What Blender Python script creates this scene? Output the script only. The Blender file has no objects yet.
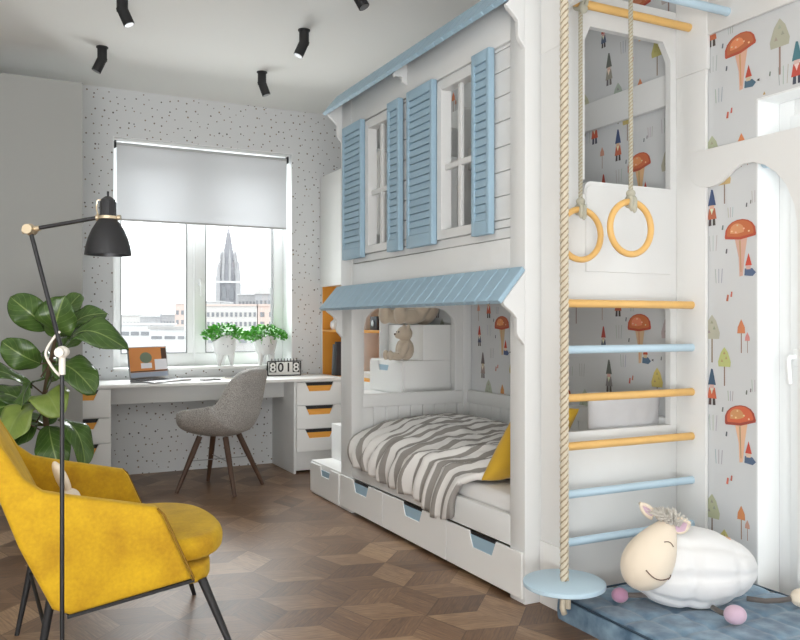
import bpy, bmesh, math, random
from mathutils import Vector, Matrix, Euler, noise
random.seed(7)
SC = bpy.context.scene
COL = SC.collection
pi = math.pi

# ------------------------------------------------------------------ camera, sky, light, exposure
YAW = math.atan2(405, 805)
cam_d = bpy.data.cameras.new('camera')
cam = bpy.data.objects.new('camera', cam_d)
COL.objects.link(cam)
cam.location = (0, 0, 1.12)
cam.rotation_euler = (pi / 2, 0, -YAW)
cam_d.sensor_width = 36.0
cam_d.lens = 36.0 * 805 / 800
cam_d.shift_y = 4 / 800
cam_d.clip_start = 0.05
cam_d.clip_end = 2000
SC.camera = cam

W = bpy.data.worlds.new('sky')
SC.world = W
W.use_nodes = True
bg = W.node_tree.nodes['Background']
bg.inputs['Color'].default_value = (0.955, 0.975, 1.0, 1)
bg.inputs['Strength'].default_value = 1.9

def area_light(name, loc, rot, sx, sy, power, color=(1, 1, 1)):
    d = bpy.data.lights.new(name, 'AREA')
    d.shape = 'RECTANGLE'; d.size = sx; d.size_y = sy
    d.energy = power; d.color = color
    o = bpy.data.objects.new(name, d)
    o.location = loc; o.rotation_euler = rot
    COL.objects.link(o)
    return o
# daylight falling in through the balcony door on the right
area_light('balcony_daylight', (3.35, 1.45, 1.35), (0, pi / 2, 0), 2.1, 1.5, 8, (1.0, 0.99, 0.98))
# added lamp behind the camera, no window there; lifts the ceiling and walls
area_light('rear_ceiling_fill', (-0.9, -1.6, 0.6), (math.radians(145), 0, math.radians(-14)), 3.0, 2.0, 135, (0.985, 0.99, 1.0))
# added lamps beyond the glass, out of view: extra skylight, ceiling fill from below
area_light('window_sky_fill', (1.46, 9.6, 4.9), (math.radians(-52), 0, 0), 6.0, 3.0, 1150, (0.97, 0.985, 1.0))
area_light('window_ceiling_fill', (1.46, 9.6, -1.3), (math.radians(-128), 0, 0), 6.0, 2.4, 380, (1.0, 1.0, 1.0))

SC.view_settings.view_transform = 'Standard'
SC.view_settings.look = 'None'
SC.view_settings.exposure = 0.50
SC.view_settings.gamma = 1.0
SC.view_settings.use_curve_mapping = False

# ------------------------------------------------------------------ materials
def srgb(r, g, b):
    f = lambda c: (c / 255) / 12.92 if c / 255 <= 0.04045 else ((c / 255 + 0.055) / 1.055) ** 2.4
    return (f(r), f(g), f(b), 1)

class NT:
    """tiny helper round a material's node tree"""
    def __init__(self, name):
        self.m = bpy.data.materials.new(name)
        self.m.use_nodes = True
        self.t = self.m.node_tree
        self.b = self.t.nodes['Principled BSDF']
    def n(self, kind, **kw):
        x = self.t.nodes.new(kind)
        for k, v in kw.items():
            setattr(x, k, v)
        return x
    def l(self, a, b):
        self.t.links.new(a, b)
    def math(self, op, a, b=None, c=None):
        x = self.n('ShaderNodeMath', operation=op)
        for i, v in enumerate((a, b, c)):
            if v is None: continue
            if isinstance(v, (int, float)): x.inputs[i].default_value = v
            else: self.l(v, x.inputs[i])
        return x.outputs[0]
    def mix(self, f, a, b):
        x = self.n('ShaderNodeMix', data_type='RGBA')
        for s, v in ((x.inputs[0], f), (x.inputs[6], a), (x.inputs[7], b)):
            if isinstance(v, (int, float, tuple)): s.default_value = v
            else: self.l(v, s)
        return x.outputs[2]
    def bump(self, h, strength, dist=0.01):
        x = self.n('ShaderNodeBump')
        x.inputs['Strength'].default_value = strength
        x.inputs['Distance'].default_value = dist
        self.l(h, x.inputs['Height'])
        self.l(x.outputs[0], self.b.inputs['Normal'])
    def noise(self, scale, detail=2, vec=None):
        x = self.n('ShaderNodeTexNoise')
        x.inputs['Scale'].default_value = scale
        x.inputs['Detail'].default_value = detail
        if vec is None:
            tc = self.n('ShaderNodeTexCoord'); vec = tc.outputs['Object']
        self.l(vec, x.inputs['Vector'])
        return x.outputs['Fac']

def M(name, col, rough=0.5, metal=0.0, var=0.0, vscale=8, bump=0.0, bscale=200, sheen=0.0, spec=None, emit=None, coat=0):
    k = NT(name)
    k.b.inputs['Roughness'].default_value = rough
    k.b.inputs['Metallic'].default_value = metal
    if spec is not None: k.b.inputs['Specular IOR Level'].default_value = spec
    if sheen:
        k.b.inputs['Sheen Weight'].default_value = sheen
        k.b.inputs['Sheen Roughness'].default_value = 0.4
    if coat: k.b.inputs['Coat Weight'].default_value = coat
    c = srgb(*col)
    if var:
        d = tuple(max(0, x * (1 - var)) for x in c[:3]) + (1,)
        e = tuple(min(1, x * (1 + var)) for x in c[:3]) + (1,)
        k.l(k.mix(k.noise(vscale, 3), d, e), k.b.inputs['Base Color'])
    else:
        k.b.inputs['Base Color'].default_value = c
    if bump: k.bump(k.noise(bscale, 2), bump, 0.002)
    if emit:
        k.b.inputs['Emission Color'].default_value = c
        k.b.inputs['Emission Strength'].default_value = emit
    return k.m

PAINT = M('white_paint', (228, 229, 228), 0.42, var=0.02, vscale=3)
PAINT_W = M('bright_white_lacquer', (240, 240, 238), 0.35, var=0.01, vscale=3)
CEIL = M('ceiling_paint', (240, 240, 237), 0.9, var=0.01, vscale=2, bump=0.05, bscale=120)
GREYW = M('grey_wall_paint', (172, 173, 170), 0.85, var=0.02, vscale=2, bump=0.06, bscale=90)
BLUE = M('light_blue_paint', (160, 189, 207), 0.5, var=0.03, vscale=6)
BLUE_P = M('pale_blue_paint', (192, 217, 232), 0.4, var=0.02, vscale=6)
GROOVE = M('groove_shadow_gap', (120, 118, 114), 0.9)
ORANGE = M('orange_laminate', (236, 166, 66), 0.5, var=0.05, vscale=10)
BEECH = M('honey_beech_wood', (232, 186, 112), 0.4, var=0.08, vscale=14)
BLACK = M('black_metal', (38, 38, 40), 0.38, metal=0.3)
BLACKM = M('matt_black', (30, 30, 32), 0.6)
BRASS = M('pale_brass', (205, 188, 160), 0.3, metal=0.8)
CREAM = M('cream_plastic', (226, 220, 210), 0.4)
STEEL = M('brushed_steel', (170, 170, 172), 0.3, metal=0.9)
DARKSTEEL = M('gunmetal', (74, 72, 72), 0.4, metal=0.6)
WALNUT = M('walnut_wood', (86, 62, 48), 0.45, var=0.2, vscale=30)
ROPE = M('beige_rope', (210, 200, 180), 0.9, var=0.08, vscale=60, bump=0.4, bscale=500)
ROPE_G = M('grey_beige_rope', (186, 183, 166), 0.9, var=0.1, vscale=80, bump=0.4, bscale=600)
ROPE_D = M('rope_groove_shade', (160, 145, 120), 1.0)  # shade between the rope strands, put in as darker tubes along the grooves
LEAF_S = M('brown_stem', (92, 74, 52), 0.8, var=0.2, vscale=30)
WHITEF = M('white_cotton', (228, 226, 224), 0.9, sheen=0.2, bump=0.15, bscale=350)
MUSTARD = M('mustard_cotton', (214, 172, 52), 0.9, sheen=0.3, var=0.06, vscale=14, bump=0.2, bscale=400)
GREYPIL = M('pale_grey_cotton', (206, 206, 208), 0.9, sheen=0.2, var=0.03, vscale=12, bump=0.2, bscale=300)
PLUSH_B = M('beige_plush', (206, 190, 170), 0.95, sheen=0.5, var=0.07, vscale=40, bump=0.5, bscale=260)
PLUSH_W = M('white_plush', (234, 234, 234), 0.95, sheen=0.3, bump=0.25, bscale=220)
PLUSH_C = M('cream_plush', (236, 222, 202), 0.95, sheen=0.3, bump=0.2, bscale=250)
PLUSH_P = M('pink_plush', (208, 180, 198), 0.95, sheen=0.4, bump=0.3, bscale=220)
PLUSH_L = M('rose_plush', (184, 138, 164), 0.95, sheen=0.4, bump=0.5, bscale=200)
PLUSH_H = M('grey_beige_wool', (212, 207, 198), 1.0, sheen=0.5, bump=0.8, bscale=120)
PLUSH_D = M('dark_grey_felt', (104, 98, 94), 0.95, sheen=0.2)
STITCH = M('brown_stitch', (110, 84, 70), 0.9)
CERAM = M('white_ceramic', (222, 222, 222), 0.25, coat=0.3)
SOIL = M('potting_soil', (66, 50, 38), 1.0, var=0.3, vscale=60)
CLAYPOT = M('grey_ceramic', (120, 118, 114), 0.6, var=0.05)
PVC = M('white_window_profile', (244, 246, 246), 0.3)

def velvet():
    k = NT('yellow_velvet')
    n1 = k.noise(9, 6); n2 = k.noise(90, 4)
    f = k.math('ADD', k.math('MULTIPLY', n1, 0.7), k.math('MULTIPLY', n2, 0.3))
    cr = k.n('ShaderNodeValToRGB')
    cr.color_ramp.elements[0].position = 0.3; cr.color_ramp.elements[0].color = srgb(176, 130, 5)
    cr.color_ramp.elements[1].position = 0.72; cr.color_ramp.elements[1].color = srgb(222, 178, 20)
    k.l(f, cr.inputs[0]); k.l(cr.outputs[0], k.b.inputs['Base Color'])
    k.b.inputs['Roughness'].default_value = 0.8
    k.b.inputs['Sheen Weight'].default_value = 0.35
    k.b.inputs['Sheen Tint'].default_value = srgb(255, 226, 120)
    k.bump(k.noise(400, 2), 0.15, 0.002)
    return k.m
VELVET = velvet()

def tweed():
    k = NT('grey_tweed')
    n = k.noise(190, 3)
    cr = k.n('ShaderNodeValToRGB')
    cr.color_ramp.elements[0].position = 0.36; cr.color_ramp.elements[0].color = srgb(146, 142, 138)
    cr.color_ramp.elements[1].position = 0.64; cr.color_ramp.elements[1].color = srgb(204, 201, 197)
    k.l(n, cr.inputs[0]); k.l(cr.outputs[0], k.b.inputs['Base Color'])
    k.b.inputs['Roughness'].default_value = 0.95
    k.bump(n, 0.5, 0.003)
    return k.m
TWEED = tweed()

def mat_blue_velvet():
    k = NT('blue_grey_velvet')
    n = k.noise(13, 5)
    cr = k.n('ShaderNodeValToRGB')
    cr.color_ramp.elements[0].position = 0.34; cr.color_ramp.elements[0].color = srgb(66, 98, 124)
    cr.color_ramp.elements[1].position = 0.66; cr.color_ramp.elements[1].color = srgb(126, 156, 178)
    k.l(n, cr.inputs[0]); k.l(cr.outputs[0], k.b.inputs['Base Color'])
    k.b.inputs['Roughness'].default_value = 0.85
    k.b.inputs['Sheen Weight'].default_value = 0.4
    k.bump(k.noise(60, 4), 0.3, 0.004)
    return k.m
BLUEVEL = mat_blue_velvet()

def mat_stripes():
    k = NT('grey_and_white_striped_cotton')
    uv = k.n('ShaderNodeUVMap')
    sx = k.n('ShaderNodeSeparateXYZ'); k.l(uv.outputs[0], sx.inputs[0])
    fr = k.math('FRACT', k.math('MULTIPLY', sx.outputs[0], 1 / 0.088))
    ramp = k.n('ShaderNodeValToRGB')
    e = ramp.color_ramp.elements
    e[0].position = 0.02; e[0].color = srgb(158, 154, 149)
    e[1].position = 0.04; e[1].color = srgb(158, 154, 149)
    a = e.new(0.40); a.color = srgb(158, 154, 149)
    a = e.new(0.44); a.color = srgb(236, 234, 231)
    a = e.new(0.97); a.color = srgb(236, 234, 231)
    a = e.new(1.0); a.color = srgb(158, 154, 149)
    k.l(fr, ramp.inputs[0]); k.l(ramp.outputs[0], k.b.inputs['Base Color'])
    k.b.inputs['Roughness'].default_value = 0.95
    k.bump(k.noise(35, 4), 0.25, 0.01)
    return k.m
STRIPE = mat_stripes()

def mat_dots():
    k = NT('dotted_wallpaper')
    tc = k.n('ShaderNodeTexCoord')
    s = k.n('ShaderNodeSeparateXYZ'); k.l(tc.outputs['Object'], s.inputs[0])
    c = k.n('ShaderNodeCombineXYZ'); k.l(s.outputs[0], c.inputs[0]); k.l(s.outputs[2], c.inputs[1])
    v = k.n('ShaderNodeTexVoronoi', voronoi_dimensions='2D', feature='F1')
    v.inputs['Scale'].default_value = 16.5
    v.inputs['Randomness'].default_value = 0.85
    k.l(c.outputs[0], v.inputs['Vector'])
    sz = k.n('ShaderNodeSeparateColor'); k.l(v.outputs['Color'], sz.inputs[0])
    rad = k.math('MULTIPLY_ADD', sz.outputs[0], 0.05, 0.06)
    dot = k.math('LESS_THAN', v.outputs['Distance'], rad)
    ink = k.mix(sz.outputs[1], srgb(74, 74, 76), srgb(150, 132, 118))
    k.l(k.mix(dot, srgb(224, 226, 227), ink), k.b.inputs['Base Color'])
    k.b.inputs['Roughness'].default_value = 0.85
    return k.m
DOTS = mat_dots()

def mat_floor():
    k = NT('rhombus_parquet')
    at = k.n('ShaderNodeAttribute', attribute_name='tone')
    uv = k.n('ShaderNodeUVMap')
    mp = k.n('ShaderNodeMapping'); mp.inputs['Scale'].default_value = (3.0, 26.0, 1)
    k.l(uv.outputs[0], mp.inputs[0])
    g = k.noise(5, 6, mp.outputs[0])
    s = k.n('ShaderNodeSeparateXYZ'); k.l(uv.outputs[0], s.inputs[0])
    strip = k.math('FLOOR', k.math('MULTIPLY', s.outputs[1], 1 / 0.058))
    wn = k.n('ShaderNodeTexWhiteNoise', noise_dimensions='2D')
    cv = k.n('ShaderNodeCombineXYZ'); k.l(strip, cv.inputs[0]); k.l(at.outputs['Fac'], cv.inputs[1]); k.l(cv.outputs[0], wn.inputs['Vector'])
    tone = k.math('ADD', k.math('MULTIPLY', at.outputs['Fac'], 0.62), k.math('ADD', k.math('MULTIPLY', wn.outputs['Value'], 0.16), k.math('MULTIPLY', k.math('SUBTRACT', g, 0.5), 0.9)))
    cr = k.n('ShaderNodeValToRGB')
    e = cr.color_ramp.elements
    e[0].position = 0.0; e[0].color = srgb(88, 62, 43)
    e[1].position = 0.9; e[1].color = srgb(190, 156, 120)
    a = e.new(0.45); a.color = srgb(136, 104, 77)
    k.l(tone, cr.inputs[0])
    fr = k.math('FRACT', k.math('MULTIPLY', s.outputs[1], 1 / 0.058))
    line = k.math('LESS_THAN', fr, 0.03)
    k.l(k.mix(k.math('MULTIPLY', line, 0.5), cr.outputs[0], srgb(60, 44, 34)), k.b.inputs['Base Color'])
    k.l(k.math('MULTIPLY_ADD', g, 0.2, 0.28), k.b.inputs['Roughness'])
    k.bump(g, 0.06, 0.003)
    return k.m
PARQ = mat_floor()

def mat_vcol(name, rough=0.85):
    k = NT(name)
    a = k.n('ShaderNodeAttribute', attribute_name='print')
    k.l(a.outputs['Color'], k.b.inputs['Base Color'])
    k.b.inputs['Roughness'].default_value = rough
    return k.m
PRINT = mat_vcol('mushroom_print_wallpaper')

def mat_glass():
    k = NT('window_glass')
    k.t.nodes.remove(k.b)
    out = [x for x in k.t.nodes if x.type == 'OUTPUT_MATERIAL'][0]
    tr = k.n('ShaderNodeBsdfTransparent'); tr.inputs[0].default_value = (0.97, 0.985, 0.98, 1)
    gl = k.n('ShaderNodeBsdfGlossy'); gl.inputs['Roughness'].default_value = 0.02
    mx = k.n('ShaderNodeMixShader'); mx.inputs[0].default_value = 0.06
    k.l(tr.outputs[0], mx.inputs[1]); k.l(gl.outputs[0], mx.inputs[2]); k.l(mx.outputs[0], out.inputs[0])
    return k.m
GLASS = mat_glass()

def mat_blind():
    k = NT('grey_roller_fabric')
    k.b.inputs['Base Color'].default_value = srgb(232, 233, 234)
    k.b.inputs['Roughness'].default_value = 0.9
    out = [x for x in k.t.nodes if x.type == 'OUTPUT_MATERIAL'][0]
    tl = k.n('ShaderNodeBsdfTranslucent'); tl.inputs[0].default_value = srgb(214, 215, 217)
    mx = k.n('ShaderNodeMixShader'); mx.inputs[0].default_value = 0.36
    k.l(k.b.outputs[0], mx.inputs[1]); k.l(tl.outputs[0], mx.inputs[2]); k.l(mx.outputs[0], out.inputs[0])
    return k.m
BLIND = mat_blind()

def mat_leaf(name, dark, light, rough=0.35):
    k = NT(name)
    uv = k.n('ShaderNodeUVMap')
    s = k.n('ShaderNodeSeparateXYZ'); k.l(uv.outputs[0], s.inputs[0])
    av = k.math('ABSOLUTE', s.outputs[1])
    vein = k.math('LESS_THAN', k.math('FRACT', k.math('MULTIPLY', k.math('SUBTRACT', s.outputs[0], k.math('MULTIPLY', av, 0.35)), 7.0)), 0.07)
    mid = k.math('LESS_THAN', av, 0.04)
    vv = k.math('MAXIMUM', k.math('MULTIPLY', vein, 0.35), k.math('MULTIPLY', mid, 0.8))
    base = k.mix(k.noise(18, 4), srgb(*dark), srgb(*light))
    k.l(k.mix(vv, base, srgb(150, 172, 100)), k.b.inputs['Base Color'])
    k.b.inputs['Roughness'].default_value = rough
    return k.m
LEAF = mat_leaf('fiddle_leaf_green', (46, 76, 36), (98, 130, 62), 0.26)
LEAF_L = mat_leaf('pale_fiddle_leaf_green', (112, 140, 58), (160, 178, 92), 0.28)  # paler green, given to two of the front leaves
HERB = M('fresh_herb_green', (84, 160, 52), 0.5, var=0.35, vscale=40)

# ------------------------------------------------------------------ mesh helpers
class MB:
    def __init__(self):
        self.b = bmesh.new()
        self.mi = 0
    def _fin(self, verts, mtx=None):
        if mtx is not None:
            bmesh.ops.transform(self.b, matrix=mtx, verts=verts)
        fs = set(f for v in verts for f in v.link_faces)
        for f in fs: f.material_index = self.mi
        return verts
    def box(self, x0, x1, y0, y1, z0, z1, bev=0.0, seg=2, mtx=None):
        r = bmesh.ops.create_cube(self.b, size=1)
        vs = r['verts']
        bmesh.ops.transform(self.b, matrix=Matrix.Translation(((x0 + x1) / 2, (y0 + y1) / 2, (z0 + z1) / 2)) @ Matrix.Diagonal((abs(x1 - x0), abs(y1 - y0), abs(z1 - z0), 1)), verts=vs)
        vs = self._bev(vs, bev, seg)
        return self._fin(vs, mtx)
    def _bev(self, vs, bev, seg):
        if not bev: return vs
        es = set(e for v in vs for e in v.link_edges)
        before = set(self.b.verts) - set(vs)
        bmesh.ops.bevel(self.b, geom=list(es), offset=bev, segments=seg, affect='EDGES', profile=0.5, clamp_overlap=True)
        return [v for v in self.b.verts if v not in before]
    def prism(self, pts, plane, a0, a1, bev=0.0, seg=2, mtx=None):
        def p3(p, a):
            if plane == 'xz': return (p[0], a, p[1])
            if plane == 'yz': return (a, p[0], p[1])
            return (p[0], p[1], a)
        lo = [self.b.verts.new(p3(p, a0)) for p in pts]
        hi = [self.b.verts.new(p3(p, a1)) for p in pts]
        n = len(pts)
        fs = [self.b.faces.new(lo[::-1]), self.b.faces.new(hi)]
        for i in range(n):
            fs.append(self.b.faces.new((lo[i], lo[(i + 1) % n], hi[(i + 1) % n], hi[i])))
        bmesh.ops.recalc_face_normals(self.b, faces=fs)
        vs = lo + hi
        if bev:
            before = set(self.b.verts) - set(vs)
            es = [e for f in fs[:2] for e in f.edges]
            bmesh.ops.bevel(self.b, geom=list(set(es)), offset=bev, segments=seg, affect='EDGES', profile=0.5, clamp_overlap=True)
            vs = [v for v in self.b.verts if v not in before]
        return self._fin(vs, mtx)
    def cyl(self, p0, p1, r0, r1=None, seg=16, caps=True):
        r1 = r0 if r1 is None else r1
        p0 = Vector(p0); p1 = Vector(p1)
        d = (p1 - p0)
        q = d.to_track_quat('Z', 'Y').to_matrix().to_4x4()
        r = bmesh.ops.create_cone(self.b, cap_ends=caps, segments=seg, radius1=r0, radius2=r1, depth=d.length)
        return self._fin(r['verts'], Matrix.Translation((p0 + p1) / 2) @ q)
    def ell(self, c, r, rot=None, u=20, v=12):
        k = bmesh.ops.create_uvsphere(self.b, u_segments=u, v_segments=v, radius=1)
        if isinstance(r, (int, float)): r = (r, r, r)
        m = Matrix.Translation(c) @ (Euler(rot).to_matrix().to_4x4() if rot else Matrix.Identity(4)) @ Matrix.Diagonal((*r, 1))
        return self._fin(k['verts'], m)
    def lathe(self, prof, seg=28, mtx=None):
        rings = []; vs = []
        for (r, z) in prof:
            if r < 1e-6:
                ring = [self.b.verts.new((0, 0, z))]
            else:
                ring = [self.b.verts.new((r * math.cos(2 * pi * i / seg), r * math.sin(2 * pi * i / seg), z)) for i in range(seg)]
            rings.append(ring); vs += ring
        fs = []
        for a, b in zip(rings, rings[1:]):
            for i in range(seg):
                j = (i + 1) % seg
                if len(a) == 1 and len(b) == 1: continue
                if len(a) == 1: fs.append(self.b.faces.new((a[0], b[j], b[i])))
                elif len(b) == 1: fs.append(self.b.faces.new((a[i], a[j], b[0])))
                else: fs.append(self.b.faces.new((a[i], a[j], b[j], b[i])))
        bmesh.ops.recalc_face_normals(self.b, faces=fs)
        return self._fin(vs, mtx)
    def tube(self, pts, r, seg=10, closed=False, rads=None):
        pts = [Vector(p) for p in pts]
        n = len(pts); rings = []; vs = []
        up = Vector((0.123, 0.31, 0.94)).normalized()
        prev = None
        for i, p in enumerate(pts):
            if closed: t = pts[(i + 1) % n] - pts[i - 1]
            elif i == 0: t = pts[1] - p
            elif i == n - 1: t = p - pts[i - 1]
            else: t = pts[i + 1] - pts[i - 1]
            t.normalize()
            if prev is None:
                a = t.cross(up)
                if a.length < 0.05: a = t.cross(Vector((1, 0, 0)))
            else:
                a = prev - t * prev.dot(t)
            a.normalize(); prev = a
            b = t.cross(a)
            rr = rads[i] if rads else r
            ring = [self.b.verts.new(p + (a * math.cos(2 * pi * k / seg) + b * math.sin(2 * pi * k / seg)) * rr) for k in range(seg)]
            rings.append(ring); vs += ring
        pairs = list(zip(rings, rings[1:]))
        for A, B in pairs:
            for k in range(seg):
                self.b.faces.new((A[k], A[(k + 1) % seg], B[(k + 1) % seg], B[k]))
        if closed:
            A, B = rings[-1], rings[0]
            best = min(range(seg), key=lambda s: sum((A[k].co - B[(k + s) % seg].co).length for k in range(seg)))
            for k in range(seg):
                self.b.faces.new((A[k], A[(k + 1) % seg], B[(k + 1 + best) % seg], B[(k + best) % seg]))
        else:
            self.b.faces.new(rings[0][::-1]); self.b.faces.new(rings[-1])
        return self._fin(vs)
    def poly(self, pts):
        vs = [self.b.verts.new(p) for p in pts]
        f = self.b.faces.new(vs); f.material_index = self.mi
        return f
    def grid(self, fn, nu, nv, closed_u=False):
        g = [[self.b.verts.new(fn(i / nu, j / nv)) for j in range(nv + 1)] for i in range(nu + (0 if closed_u else 1))]
        uvl = self.b.loops.layers.uv.verify()
        N = len(g)
        for i in range(nu):
            for j in range(nv):
                f = self.b.faces.new((g[i][j], g[(i + 1) % N][j], g[(i + 1) % N][j + 1], g[i][j + 1]))
                f.material_index = self.mi
                for lp, (a, c) in zip(f.loops, ((i, j), (i + 1, j), (i + 1, j + 1), (i, j + 1))):
                    lp[uvl].uv = (a / nu, c / nv)
        return g
    def build(self, name, mat, parent=None, smooth=True, ang=38, solid=0, sub=0, remesh=0, off=0):
        me = bpy.data.meshes.new(name)
        self.b.to_mesh(me); self.b.free()
        for m in (mat if isinstance(mat, (list, tuple)) else [mat]): me.materials.append(m)
        if smooth:
            for p in me.polygons: p.use_smooth = True
            if ang < 180: me.set_sharp_from_angle(angle=math.radians(ang))
        o = bpy.data.objects.new(name, me)
        COL.objects.link(o)
        if parent: o.parent = parent
        if solid:
            s = o.modifiers.new('thickness', 'SOLIDIFY'); s.thickness = solid; s.offset = off
        if remesh:
            s = o.modifiers.new('blend', 'REMESH'); s.mode = 'VOXEL'; s.voxel_size = remesh; s.use_smooth_shade = True
            s = o.modifiers.new('soften', 'SMOOTH'); s.iterations = 6; s.factor = 0.5
        if sub:
            s = o.modifiers.new('round', 'SUBSURF'); s.levels = sub; s.render_levels = sub
        return o

def tag(o, label, cat, group=None, kind=None):
    o['label'] = label; o['category'] = cat
    if group: o['group'] = group
    if kind: o['kind'] = kind
    return o
def thing(name, label, cat, loc=(0, 0, 0), rz=0, group=None):
    o = bpy.data.objects.new(name, None)
    o.empty_display_size = 0.1
    COL.objects.link(o)
    o.location = loc; o.rotation_euler = (0, 0, rz)
    return tag(o, label, cat, group)
def struct(o, kind='structure'):
    o['kind'] = kind
    return o
def kids(o): return [c for c in bpy.data.objects if c.parent == o]
def copy_tree(o, parent=None):
    c = o.copy(); COL.objects.link(c); c.parent = parent
    for k in kids(o): copy_tree(k, c)
    return c
def arc(cx, cy, r, a0, a1, n=8, ry=None):
    ry = r if ry is None else ry
    return [(cx + r * math.cos(math.radians(a0 + (a1 - a0) * i / n)), cy + ry * math.sin(math.radians(a0 + (a1 - a0) * i / n))) for i in range(n + 1)]

# ------------------------------------------------------------------ the room
XR = 2.72      # right wall
YB = 6.25      # window wall
ZC = 2.856     # ceiling
def build_floor():
    b = bmesh.new(); uvl = b.loops.layers.uv.verify(); tl = b.faces.layers.float.new('tone')
    s = 0.205; h = s * math.sqrt(3)
    rng = random.Random(3)
    base = {0: 0.38, 1: 0.52, 2: 0.60}
    rot = math.radians(17)
    R2 = Matrix.Rotation(rot, 2)
    for i in range(-30, 40):
        for j in range(-30, 40):
            cx = (i + 0.5 * (j % 2)) * h
            cy = j * 1.5 * s
            c = R2 @ Vector((cx, cy))
            x, y = c.x + 0.4, c.y + 2.6
            if not (-2.3 < x < XR + 0.5 and 0.3 < y < YB + 0.4): continue
            hexv = []
            for k in range(6):
                a = math.radians(30 + 60 * k)
                p = R2 @ Vector((math.cos(a), math.sin(a))) * (s - 0.0008)
                hexv.append(Vector((x + p.x, y + p.y, 0)))
            cc = Vector((x, y, 0))
            for q in range(3):
                quad = [cc, hexv[2 * q], hexv[(2 * q + 1) % 6], hexv[(2 * q + 2) % 6]]
                vs = [b.verts.new(p) for p in quad]
                f = b.faces.new(vs)
                f[tl] = min(1, max(0, base[q] + rng.gauss(0, 0.21)))
                d = (quad[1] - quad[0]).normalized() if rng.random() < 1 else None
                e = Vector((-d.y, d.x, 0))
                ox = rng.random() * 10
                oy = round(rng.random() * 20) * 0.058
                for lp, p in zip(f.loops, quad):
                    w = p - cc
                    lp[uvl].uv = (w.dot(d) + ox, w.dot(e) + oy)
    bmesh.ops.recalc_face_normals(b, faces=b.faces[:])
    # the boards lie on a dark sub-floor slab
    for v in b.verts: v.co.z = 0
    k = MB(); k.b.free(); k.b = b
    nf = len(b.faces)
    vs = k.box(-2.4, XR + 0.5, -2.7, YB + 0.5, -0.12, -0.0015)
    o = k.build('floor', [PARQ], smooth=False)
    if o.data.polygons[0].normal.z < 0:
        o.data.flip_normals()
    return struct(o)
build_floor()

m = MB(); m.box(-2.5, XR + 0.5, -2.8, YB + 0.5, ZC, ZC + 0.1)
struct(m.build('ceiling', CEIL, smooth=False))

WX0, WX1, WZ0, WZ1 = 0.775, 2.162, 0.79, 2.505       # window opening
YO = 6.62
m = MB()
m.box(-2.4, WX0, YB, YO, 0, ZC); m.box(WX1, XR + 0.5, YB, YO, 0, ZC)
m.box(WX0, WX1, YB, YO, 0, WZ0 - 0.02); m.box(WX0, WX1, YB, YO, WZ1, ZC)
o = m.build('wall_back', DOTS, smooth=False); struct(o)
# white plastered reveal of the window
m = MB()
m.box(WX1 - 0.006, WX1, YB - 0.003, 6.5, WZ0, WZ1); m.box(WX0, WX0 + 0.006, YB - 0.003, 6.5, WZ0, WZ1)
m.box(WX0 + 0.006, WX1 - 0.006, YB - 0.003, 6.5, WZ1 - 0.006, WZ1)
struct(m.build('trim_2', PVC, smooth=False))
m = MB(); m.box(WX0 - 0.0, WX1, YB - 0.03, 6.5, WZ0 - 0.02, WZ0, 0.004)
struct(m.build('trim_1', PAINT_W))

m = MB(); m.box(-2.5, -2.4, -2.7, YB + .3, 0, ZC)
struct(m.build('wall_side', CEIL, smooth=False))
m = MB(); m.box(-2.5, XR + .5, -2.8, -2.7, 0, ZC)
struct(m.build('wall_rear', CEIL, smooth=False))
# the plain grey wall standing forward on the left of the desk
m = MB(); m.box(-2.4, 0.505, 5.56, 5.66, 0, 2.675)
struct(m.build('wall_left', GREYW, smooth=False))

def window():
    m = MB(); y0, y1 = 6.47, 6.55
    m.box(WX0 + .006, WX0 + 0.085, y0, y1, WZ0, WZ1 - .006, .004); m.box(WX1 - 0.085, WX1 - .006, y0, y1, WZ0, WZ1 - .006, .004)
    m.box(WX0 + .08, WX1 - .08, y0, y1, WZ0, WZ0 + 0.10, .004); m.box(WX0 + .08, WX1 - .08, y0, y1, WZ1 - 0.09, WZ1 - .006, .004)
    m.box(1.36, 1.51, y0, y1, WZ0 + .1, WZ1 - .09, .004)
    m.box(1.415, 1.425, y0 - .012, y0 + .01, WZ0 + .02, WZ1 - .01, .002)
    w = m.build('window_1', PVC)
    struct(w)
    g = MB(); g.box(.86, 1.362, 6.51, 6.516, WZ0 + .1, WZ1 - .09); g.build('pane', GLASS, w, smooth=False)
    g = MB(); g.box(1.508, 2.065, 6.51, 6.516, WZ0 + .1, WZ1 - .09); g.build('pane', GLASS, w, smooth=False)
    s = MB()
    for x0, x1 in ((.86, 1.362), (1.508, 2.066)):
        for (a, b_, c, d) in ((x0, x0 + .006, WZ0 + .1, WZ1 - .09), (x1 - .006, x1, WZ0 + .1, WZ1 - .09), (x0, x1, WZ0 + .1, WZ0 + .106)):
            s.box(a, b_, 6.466, 6.509, c, d)
    s.build('gasket', M('grey_rubber', (120, 122, 122), .8), w, smooth=False)
    h = MB(); h.box(1.452, 1.476, 6.44, 6.47, 1.42, 1.48, .006); h.cyl((1.464, 6.435, 1.45), (1.464, 6.43, 1.34), .009); h.build('handle', PVC, w)
window()

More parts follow.
